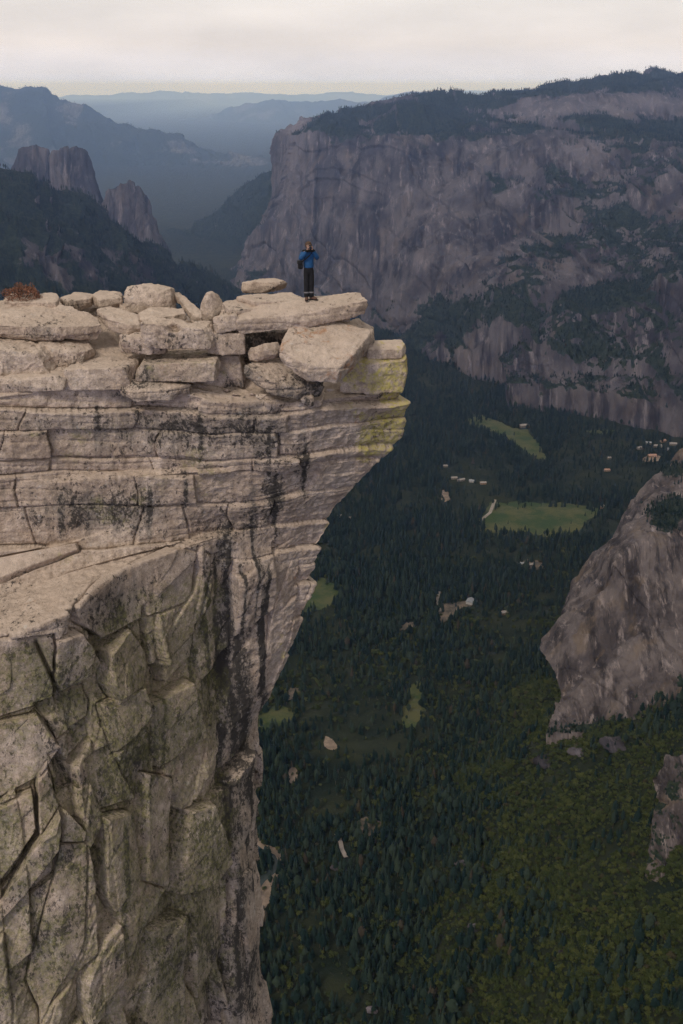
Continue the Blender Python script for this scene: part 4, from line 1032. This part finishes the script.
CON = [mesh_np('conifer_crown', *conifer_crown(s, 11, 9, sl), smooth=False) for s, sl in ((1, .20), (2, .17), (3, .235), (4, .15), (5, .21))] + [mesh_np('conifer_crown', *conifer_crown(s, 10, 8, sl, True), smooth=False) for s, sl in ((21, .17), (22, .21), (23, .14))]
CONT = trunk_mesh(.95, .013)
OAK = [mesh_np('oak_crown', *oak_crown(s), smooth=False) for s in (11, 12, 13, 14)]
OAKT = trunk_mesh(.55, .03, 5)
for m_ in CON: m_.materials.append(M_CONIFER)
for m_ in OAK: m_.materials.append(M_OAK)
CONT.materials.append(M_BARK); OAKT.materials.append(M_BARK)

def silhouette_x(y): return np.interp(y, [300, 340, 400, 455, 465, 505, 545, 600, 645, 712, 1100], [375, 405, 405, 393, 374, 345, 331, 320, 303, 258, 262])
def scatter(n, x0, x1, y0, y1, spacing_jit=True):
    X = rng.uniform(x0, x1, n); Y = rng.uniform(y0, y1, n)
    return X, Y
pts = []
for (n, x0, x1, y0, y1) in ((26000, -500, 1000, 850, 2000), (52000, -700, 1500, 2000, 3600), (48000, -900, 2400, 3600, 5600), (40000, -1300, 2400, 5600, 9000)):
    X, Y = scatter(n, x0, x1, y0, y1); pts.append(np.stack([X, Y], 1))
XY = np.concatenate(pts); X, Y = XY[:, 0], XY[:, 1]; Zg = ground(X, Y)
P = np.stack([X, Y, Zg], 1); px, py = proj(P)
keep = (px > -40) & (px < 760) & (py > 285) & (py < 1090) & (px > silhouette_x(py) - 90)
dens = fbm(np.stack([X, Y, 0 * X], 1) * .004, 4, 500)
keep &= rng.uniform(0, 1, len(X)) < np.clip(.80 + .75 * dens, .16, 1) * np.clip(.95 + .9 * fbm(np.stack([X, Y, 0 * X], 1) * .016, 3, 501), .15, 1)
for pl in CLEAR:
    x0, x1 = min(p[0] for p in pl), max(p[0] for p in pl); y0, y1 = min(p[1] for p in pl), max(p[1] for p in pl)
    s = np.flatnonzero(keep & (px > x0) & (px < x1) & (py > y0) & (py < y1 + 8))
    # the foot may not stand on the clearing; a margin in front keeps tall crowns from hiding it
    s = s[inpoly(px[s], py[s], pl) | inpoly(px[s], py[s] - 2.5, pl)]
    edge = np.minimum(np.minimum(px[s] - x0, x1 - px[s]), np.minimum(py[s] - y0, y1 + 3 - py[s]))
    keep[s[(rng.uniform(0, 1, len(s)) > .30 * (edge < 7)) ]] = False
# a few lone trees inside the large meadow come back later
P, px, py, dens = P[keep], px[keep], py[keep], dens[keep]
slope = P[:, 2] - FLOOR
oakw = sstep(-190, 260, P[:, 0] - rise_start(P[:, 1]) + 130 * fbm(P * .004, 4, 511)) * sstep(2900, 2300, P[:, 1]) * (.72 + .6 * fbm(P * .007, 3, 510))
mid = .24 + .34 * sstep(.1, .6, fbm(P * .0025, 3, 515))
isoak = rng.uniform(0, 1, len(P)) < np.maximum(oakw, mid * sstep(3600, 2500, P[:, 1]))
hc = (12 + 27 * rng.uniform(0, 1, len(P)) ** 1.5) * (1 + .15 * dens)
ho = rng.uniform(6, 15, len(P))
big = fbm(P * .01, 2, 520)
hc *= 1 + .15 * big
extra_oak = P[(oakw > .45) & (P[:, 1] < 2600)]
XX = np.stack([rng.uniform(-300, 950, 95000), rng.uniform(950, 2700, 95000), np.zeros(95000)], 1)
w_ = sstep(-160, 260, XX[:, 0] - rise_start(XX[:, 1]) + 130 * fbm(XX * .004, 4, 511)) * sstep(2700, 2200, XX[:, 1]) * np.clip(.75 + .9 * fbm(XX * .012, 4, 513), .08, 1)
XX = XX[rng.uniform(0, 1, 95000) < w_]; XX[:, 2] = ground(XX[:, 0], XX[:, 1]); qx_, qy_ = proj(XX); XX = XX[(qx_ > -20) & (qx_ < 760) & (qy_ < 1090)]
e2 = np.concatenate([XX] + [extra_oak + np.stack([rng.normal(0, 8, len(extra_oak)), rng.normal(0, 8, len(extra_oak)), np.zeros(len(extra_oak))], 1) for _ in range(1)])
e2[:, 2] = ground(e2[:, 0], e2[:, 1])
TREEPTS['conifer'].append((P[~isoak], hc[~isoak])); TREEPTS['oak'].append((P[isoak], ho[isoak])); TREEPTS['oak'].append((e2, 3.5 + 7.5 * rng.uniform(0, 1, len(e2)) ** 1.8))
lone = np.array([floor_at(*q) for q in ((508, 524), (514, 437), (507, 441), (293, 726), (560, 520), (540, 512), (585, 516), (571, 524), (495, 511), (525, 530))])
TREEPTS['conifer'].append((lone, np.array([16., 26, 22, 30, 9, 8, 18, 14, 17, 20])))

proto = bpy.data.collections.new('tree_kinds')          # shapes for the mass of forest; not linked to the scene
def protos(kind, meshes, trunk):
    c = bpy.data.collections.new(kind)
    for k, me in enumerate(meshes):
        bm = bmesh.new(); bm.from_mesh(me); n = len(bm.faces); bm.from_mesh(trunk)
        for f in bm.faces[n:] if False else list(bm.faces)[n:]: f.material_index = 1
        j = bpy.data.meshes.new(kind); bm.to_mesh(j); bm.free(); j.materials.append(me.materials[0]); j.materials.append(M_BARK)
        c.objects.link(bpy.data.objects.new('%s_kind_%d' % (kind, k), j))
    return c
def forest(name, label, Pw, H, coll, nk):
    me = bpy.data.meshes.new(name); me.vertices.add(len(Pw)); me.vertices.foreach_set('co', Pw.astype(np.float32).ravel())
    for n_, a in (('sc', H), ('rz', rng.uniform(0, 6.283, len(Pw))), ('wd', rng.uniform(.85, 1.25, len(Pw)))):
        t = me.attributes.new(n_, 'FLOAT', 'POINT'); t.data.foreach_set('value', a.astype(np.float32))
    t = me.attributes.new('idx', 'INT', 'POINT'); t.data.foreach_set('value', rng.integers(0, nk, len(Pw)).astype(np.int32))
    o = link(name, me, kind='stuff', label=label)
    ng = bpy.data.node_groups.new(name, 'GeometryNodeTree')
    ng.interface.new_socket('Geometry', in_out='INPUT', socket_type='NodeSocketGeometry'); ng.interface.new_socket('Geometry', in_out='OUTPUT', socket_type='NodeSocketGeometry')
    gi, go = ng.nodes.new('NodeGroupInput'), ng.nodes.new('NodeGroupOutput')
    ci = ng.nodes.new('GeometryNodeCollectionInfo'); ci.inputs['Collection'].default_value = coll; ci.inputs['Separate Children'].default_value = True; ci.inputs['Reset Children'].default_value = True
    iop = ng.nodes.new('GeometryNodeInstanceOnPoints'); iop.inputs['Pick Instance'].default_value = True
    def at_(n_, ty):
        a = ng.nodes.new('GeometryNodeInputNamedAttribute'); a.data_type = ty; a.inputs['Name'].default_value = n_
        return a.outputs['Attribute']
    cr = ng.nodes.new('ShaderNodeCombineXYZ'); cs = ng.nodes.new('ShaderNodeCombineXYZ'); mu = ng.nodes.new('ShaderNodeMath'); mu.operation = 'MULTIPLY'
    L = ng.links.new
    s = at_('sc', 'FLOAT'); L(s, mu.inputs[0]); L(at_('wd', 'FLOAT'), mu.inputs[1])
    L(at_('rz', 'FLOAT'), cr.inputs['Z']); L(mu.outputs[0], cs.inputs['X']); L(mu.outputs[0], cs.inputs['Y']); L(s, cs.inputs['Z'])
    L(gi.outputs[0], iop.inputs['Points']); L(ci.outputs[0], iop.inputs['Instance']); L(at_('idx', 'INT'), iop.inputs['Instance Index'])
    L(cr.outputs[0], iop.inputs['Rotation']); L(cs.outputs[0], iop.inputs['Scale']); L(iop.outputs[0], go.inputs[0])
    md = o.modifiers.new('forest', 'NODES'); md.node_group = ng
    return o
def single(name, label, cat, Pw, h, crown, trunk, cm, group):
    root = thing(name, label, cat, Pw, group, rng.uniform(0, 6.28)); w = h * rng.uniform(.85, 1.25); root.scale = (w, w, h)
    for n_, me in (('trunk', trunk), ('crown', crown)):
        o = bpy.data.objects.new(n_, me); COL.objects.link(o); o.parent = root
def split(kind, n):
    Pw = np.concatenate([a for a, b in TREEPTS[kind]]); H = np.concatenate([b for a, b in TREEPTS[kind]])
    px, py = proj(Pw); D = Pw[:, 1] * CP - Pw[:, 2] * SP
    vis = (px > silhouette_x(py) + 6) & (px < 677) & (py < 1022) & (py > 300)
    size = np.where(vis, H / D, 0)
    o = np.argsort(-size); return Pw[o], H[o]
cp, chh = split('conifer', 300)
for k in range(300):
    single('conifer_tree', 'dark pointed conifer on the near valley floor under the cliff', 'tree', cp[k], chh[k], CON[k % len(CON)], CONT, M_CONIFER, 'nearest conifers on the valley floor')
forest('conifer_forest', 'dense dark conifer forest covering the valley floor and far rims', cp[300:], chh[300:], protos('conifer', CON, CONT), len(CON))
op, oh = split('oak', 300)
for k in range(300):
    single('oak_tree', 'low rounded yellow green tree on the near brush slope', 'tree', op[k], oh[k], OAK[k % len(OAK)], OAKT, M_OAK, 'nearest rounded trees on the brush slope')
forest('brush_woods', 'yellow green rounded brush and small trees covering the lower right slope', op[300:], oh[300:], protos('oak', OAK, OAKT), len(OAK))

# grey outcrops poking out of the brush
OC = [('broad grey rock slab in the brush under the buttress', 620, 746, 34, 16), ('darker rock hump left of the broad grey slab under the buttress', 578, 752, 20, 12), ('low outcrop right at the foot of the buttress point', 545, 762, 22, 16),
      ('purple grey boulder in the middle of the lower slope', 340, 868, 17, 14), ('pale boulder high on the brush slope', 510, 853, 8, 10), ('rounded boulder in the middle of the brush slope', 464, 866, 18, 12),
      ('dark boulder near the bottom of the brush slope', 476, 929, 17, 13), ('small pale rock at the lowest left of the slope', 372, 1010, 12, 8), ('little white boulder on the lower slope', 563, 955, 9, 10)]
for k, (lb, x, y, w, h) in enumerate(OC):
    c = floor_at(x, y); r = random.Random(k); m_ = c[1] * CP - c[2] * SP; s = w * m_ / F / 2
    pp = np.array([(r.gauss(0, 1), r.gauss(0, 1), r.gauss(0, .8)) for _ in range(40)]); pp /= np.linalg.norm(pp, axis=1, keepdims=True)
    V_ = pp * np.array([s, s * .9, h * m_ / F * .26]) + c + np.array([0, 0, 2.0])
    me = hull_mesh([V_]); tmp = bpy.data.objects.new('tmp', me); COL.objects.link(tmp); q = tmp.modifiers.new('r', 'REMESH'); q.mode = 'VOXEL'; q.voxel_size = s / 12
    out = bpy.data.meshes.new_from_object(tmp.evaluated_get(bpy.context.evaluated_depsgraph_get())); bpy.data.objects.remove(tmp)
    n = len(out.vertices); v = np.empty(n * 3, np.float32); out.vertices.foreach_get('co', v); v = v.reshape(-1, 3).astype(float)
    v = v + (v - c) * (.34 * fbm(v / s * 1.6, 4, 600 + k))[:, None] - c
    out.vertices.foreach_set('co', v.astype(np.float32).ravel()); out.update()
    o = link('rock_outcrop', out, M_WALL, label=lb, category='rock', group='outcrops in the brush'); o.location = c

# ------------------------------------------------------------------ air
bm = bmesh.new(); box(bm, (0, 57000, (-1490 + 330) / 2), (190000, 122000, 1490 + 330))
hz = bmobj('haze', bm, None, None, smooth=False, kind='stuff', label='thin blue evening haze filling the valley air')
hm = bpy.data.materials.new('valley_air'); hm.use_nodes = True; nt = hm.node_tree
for n_ in list(nt.nodes):
    if n_.type == 'BSDF_PRINCIPLED': nt.nodes.remove(n_)
vol = nt.nodes.new('ShaderNodeVolumePrincipled'); vol.inputs['Color'].default_value = (.36, .535, 1, 1); vol.inputs['Absorption Color'].default_value = (1, 1, 1, 1); vol.inputs['Density'].default_value = 2.7e-5; vol.inputs['Anisotropy'].default_value = .72
nt.links.new(vol.outputs[0], nt.nodes['Material Output'].inputs['Volume'])
hz.data.materials.append(hm)

# ------------------------------------------------------------------ sky, sun, camera
SUN_EL, SUN_AZ = math.radians(43), math.radians(212)     # azimuth clockwise from +Y: behind the viewer, to the left
w = bpy.data.worlds.new('World'); scene.world = w; w.use_nodes = True; nt = w.node_tree
sky = nt.nodes.new('ShaderNodeTexSky'); sky.sky_type = 'NISHITA'; sky.sun_disc = False; sky.sun_elevation = SUN_EL; sky.sun_rotation = SUN_AZ; sky.altitude = 2600; sky.dust_density = 2
tc = nt.nodes.new('ShaderNodeTexCoord'); mp = nt.nodes.new('ShaderNodeMapping'); mp.inputs['Scale'].default_value = (1.6, 1.6, 7)
nt.links.new(tc.outputs['Generated'], mp.inputs['Vector'])
nz = nt.nodes.new('ShaderNodeTexNoise'); nz.inputs['Scale'].default_value = 2.2; nz.inputs['Detail'].default_value = 6; nz.inputs['Roughness'].default_value = .5; nt.links.new(mp.outputs[0], nz.inputs['Vector'])
sx = nt.nodes.new('ShaderNodeSeparateXYZ'); nt.links.new(tc.outputs['Generated'], sx.inputs[0])
cr = nt.nodes.new('ShaderNodeValToRGB'); nt.links.new(sx.outputs['Z'], cr.inputs[0])
cr.color_ramp.elements[0].position = 0; cr.color_ramp.elements[0].color = (7.0, 7.8, 13.2, 1)
e = cr.color_ramp.elements.new(.012); e.color = (7.3, 7.1, 8.4, 1)
e = cr.color_ramp.elements.new(.035); e.color = (7.9, 7.05, 6.9, 1)
e = cr.color_ramp.elements.new(.09); e.color = (8.1, 7.5, 6.9, 1)
cr.color_ramp.elements[-1].position = .6; cr.color_ramp.elements[-1].color = (6.0, 5.8, 5.5, 1)
mr = nt.nodes.new('ShaderNodeMapRange'); nt.links.new(nz.outputs['Fac'], mr.inputs[0]); mr.inputs[1].default_value = .3; mr.inputs[2].default_value = .7; mr.inputs[3].default_value = .78; mr.inputs[4].default_value = 1.13
ml = nt.nodes.new('ShaderNodeVectorMath'); ml.operation = 'SCALE'; nt.links.new(cr.outputs[0], ml.inputs[0]); nt.links.new(mr.outputs[0], ml.inputs['Scale'])
mx = nt.nodes.new('ShaderNodeMix'); mx.data_type = 'RGBA'; mx.inputs[0].default_value = .9; nt.links.new(sky.outputs[0], mx.inputs[6]); nt.links.new(ml.outputs[0], mx.inputs[7])
def wm(op, a, b=0.0):
    x = nt.nodes.new('ShaderNodeMath'); x.operation = op; x.use_clamp = False
    for k, q in enumerate((a, b)):
        if isinstance(q, bpy.types.NodeSocket): nt.links.new(q, x.inputs[k])
        else: x.inputs[k].default_value = q
    return x.outputs[0]
def wr(v, a, b, c=0.0, d_=1.0):
    x = nt.nodes.new('ShaderNodeMapRange'); x.interpolation_type = 'SMOOTHSTEP'; nt.links.new(v, x.inputs[0])
    for k, q in enumerate((a, b, c, d_)): x.inputs[k + 1].default_value = q
    return x.outputs[0]
glow = wm('MULTIPLY', wm('MULTIPLY', wr(sx.outputs['Y'], .45, .9), wr(sx.outputs['Z'], .09, .2)), wr(sx.outputs['Z'], .35, .65, 1, 0))  # extra brightness added to the unseen sky ahead, to lighten the far haze
gs = nt.nodes.new('ShaderNodeVectorMath'); gs.operation = 'SCALE'; nt.links.new(mx.outputs[2], gs.inputs[0]); nt.links.new(wm('MULTIPLY_ADD', glow, 1.1), gs.inputs['Scale'])
gs.inputs['Scale'].links[0].from_node.inputs[2].default_value = 1.0
bg = nt.nodes['Background']; bg.inputs['Strength'].default_value = .1; nt.links.new(gs.outputs[0], bg.inputs['Color'])

sl = bpy.data.lights.new('sun', 'SUN'); sl.energy = 1.5; sl.angle = math.radians(12); sl.color = (1, .90, .77)
so = bpy.data.objects.new('sun', sl); COL.objects.link(so)
d = Vector((math.sin(SUN_AZ) * math.cos(SUN_EL), math.cos(SUN_AZ) * math.cos(SUN_EL), math.sin(SUN_EL)))
so.rotation_euler = d.to_track_quat('Z', 'Y').to_euler(); so.location = d * 50

cd = bpy.data.cameras.new('camera'); co = bpy.data.objects.new('camera', cd); COL.objects.link(co); scene.camera = co
cd.sensor_fit = 'VERTICAL'; cd.sensor_height = 36; cd.lens = 36 * F / 1024; cd.clip_start = .5; cd.clip_end = 200000
co.rotation_euler = (math.pi / 2 - PITCH, 0, 0)
vs = scene.view_settings; vs.view_transform = 'Standard'; vs.look = 'None'; vs.exposure = .17; vs.gamma = 1; vs.use_curve_mapping = False
scene.cycles.use_denoising = True; scene.cycles.use_adaptive_sampling = False; scene.cycles.denoising_prefilter = 'NONE'
try: scene.cycles.denoiser = 'OPENIMAGEDENOISE'
except Exception: pass
scene.cycles.max_bounces = 6; scene.cycles.diffuse_bounces = 3; scene.cycles.volume_bounces = 2
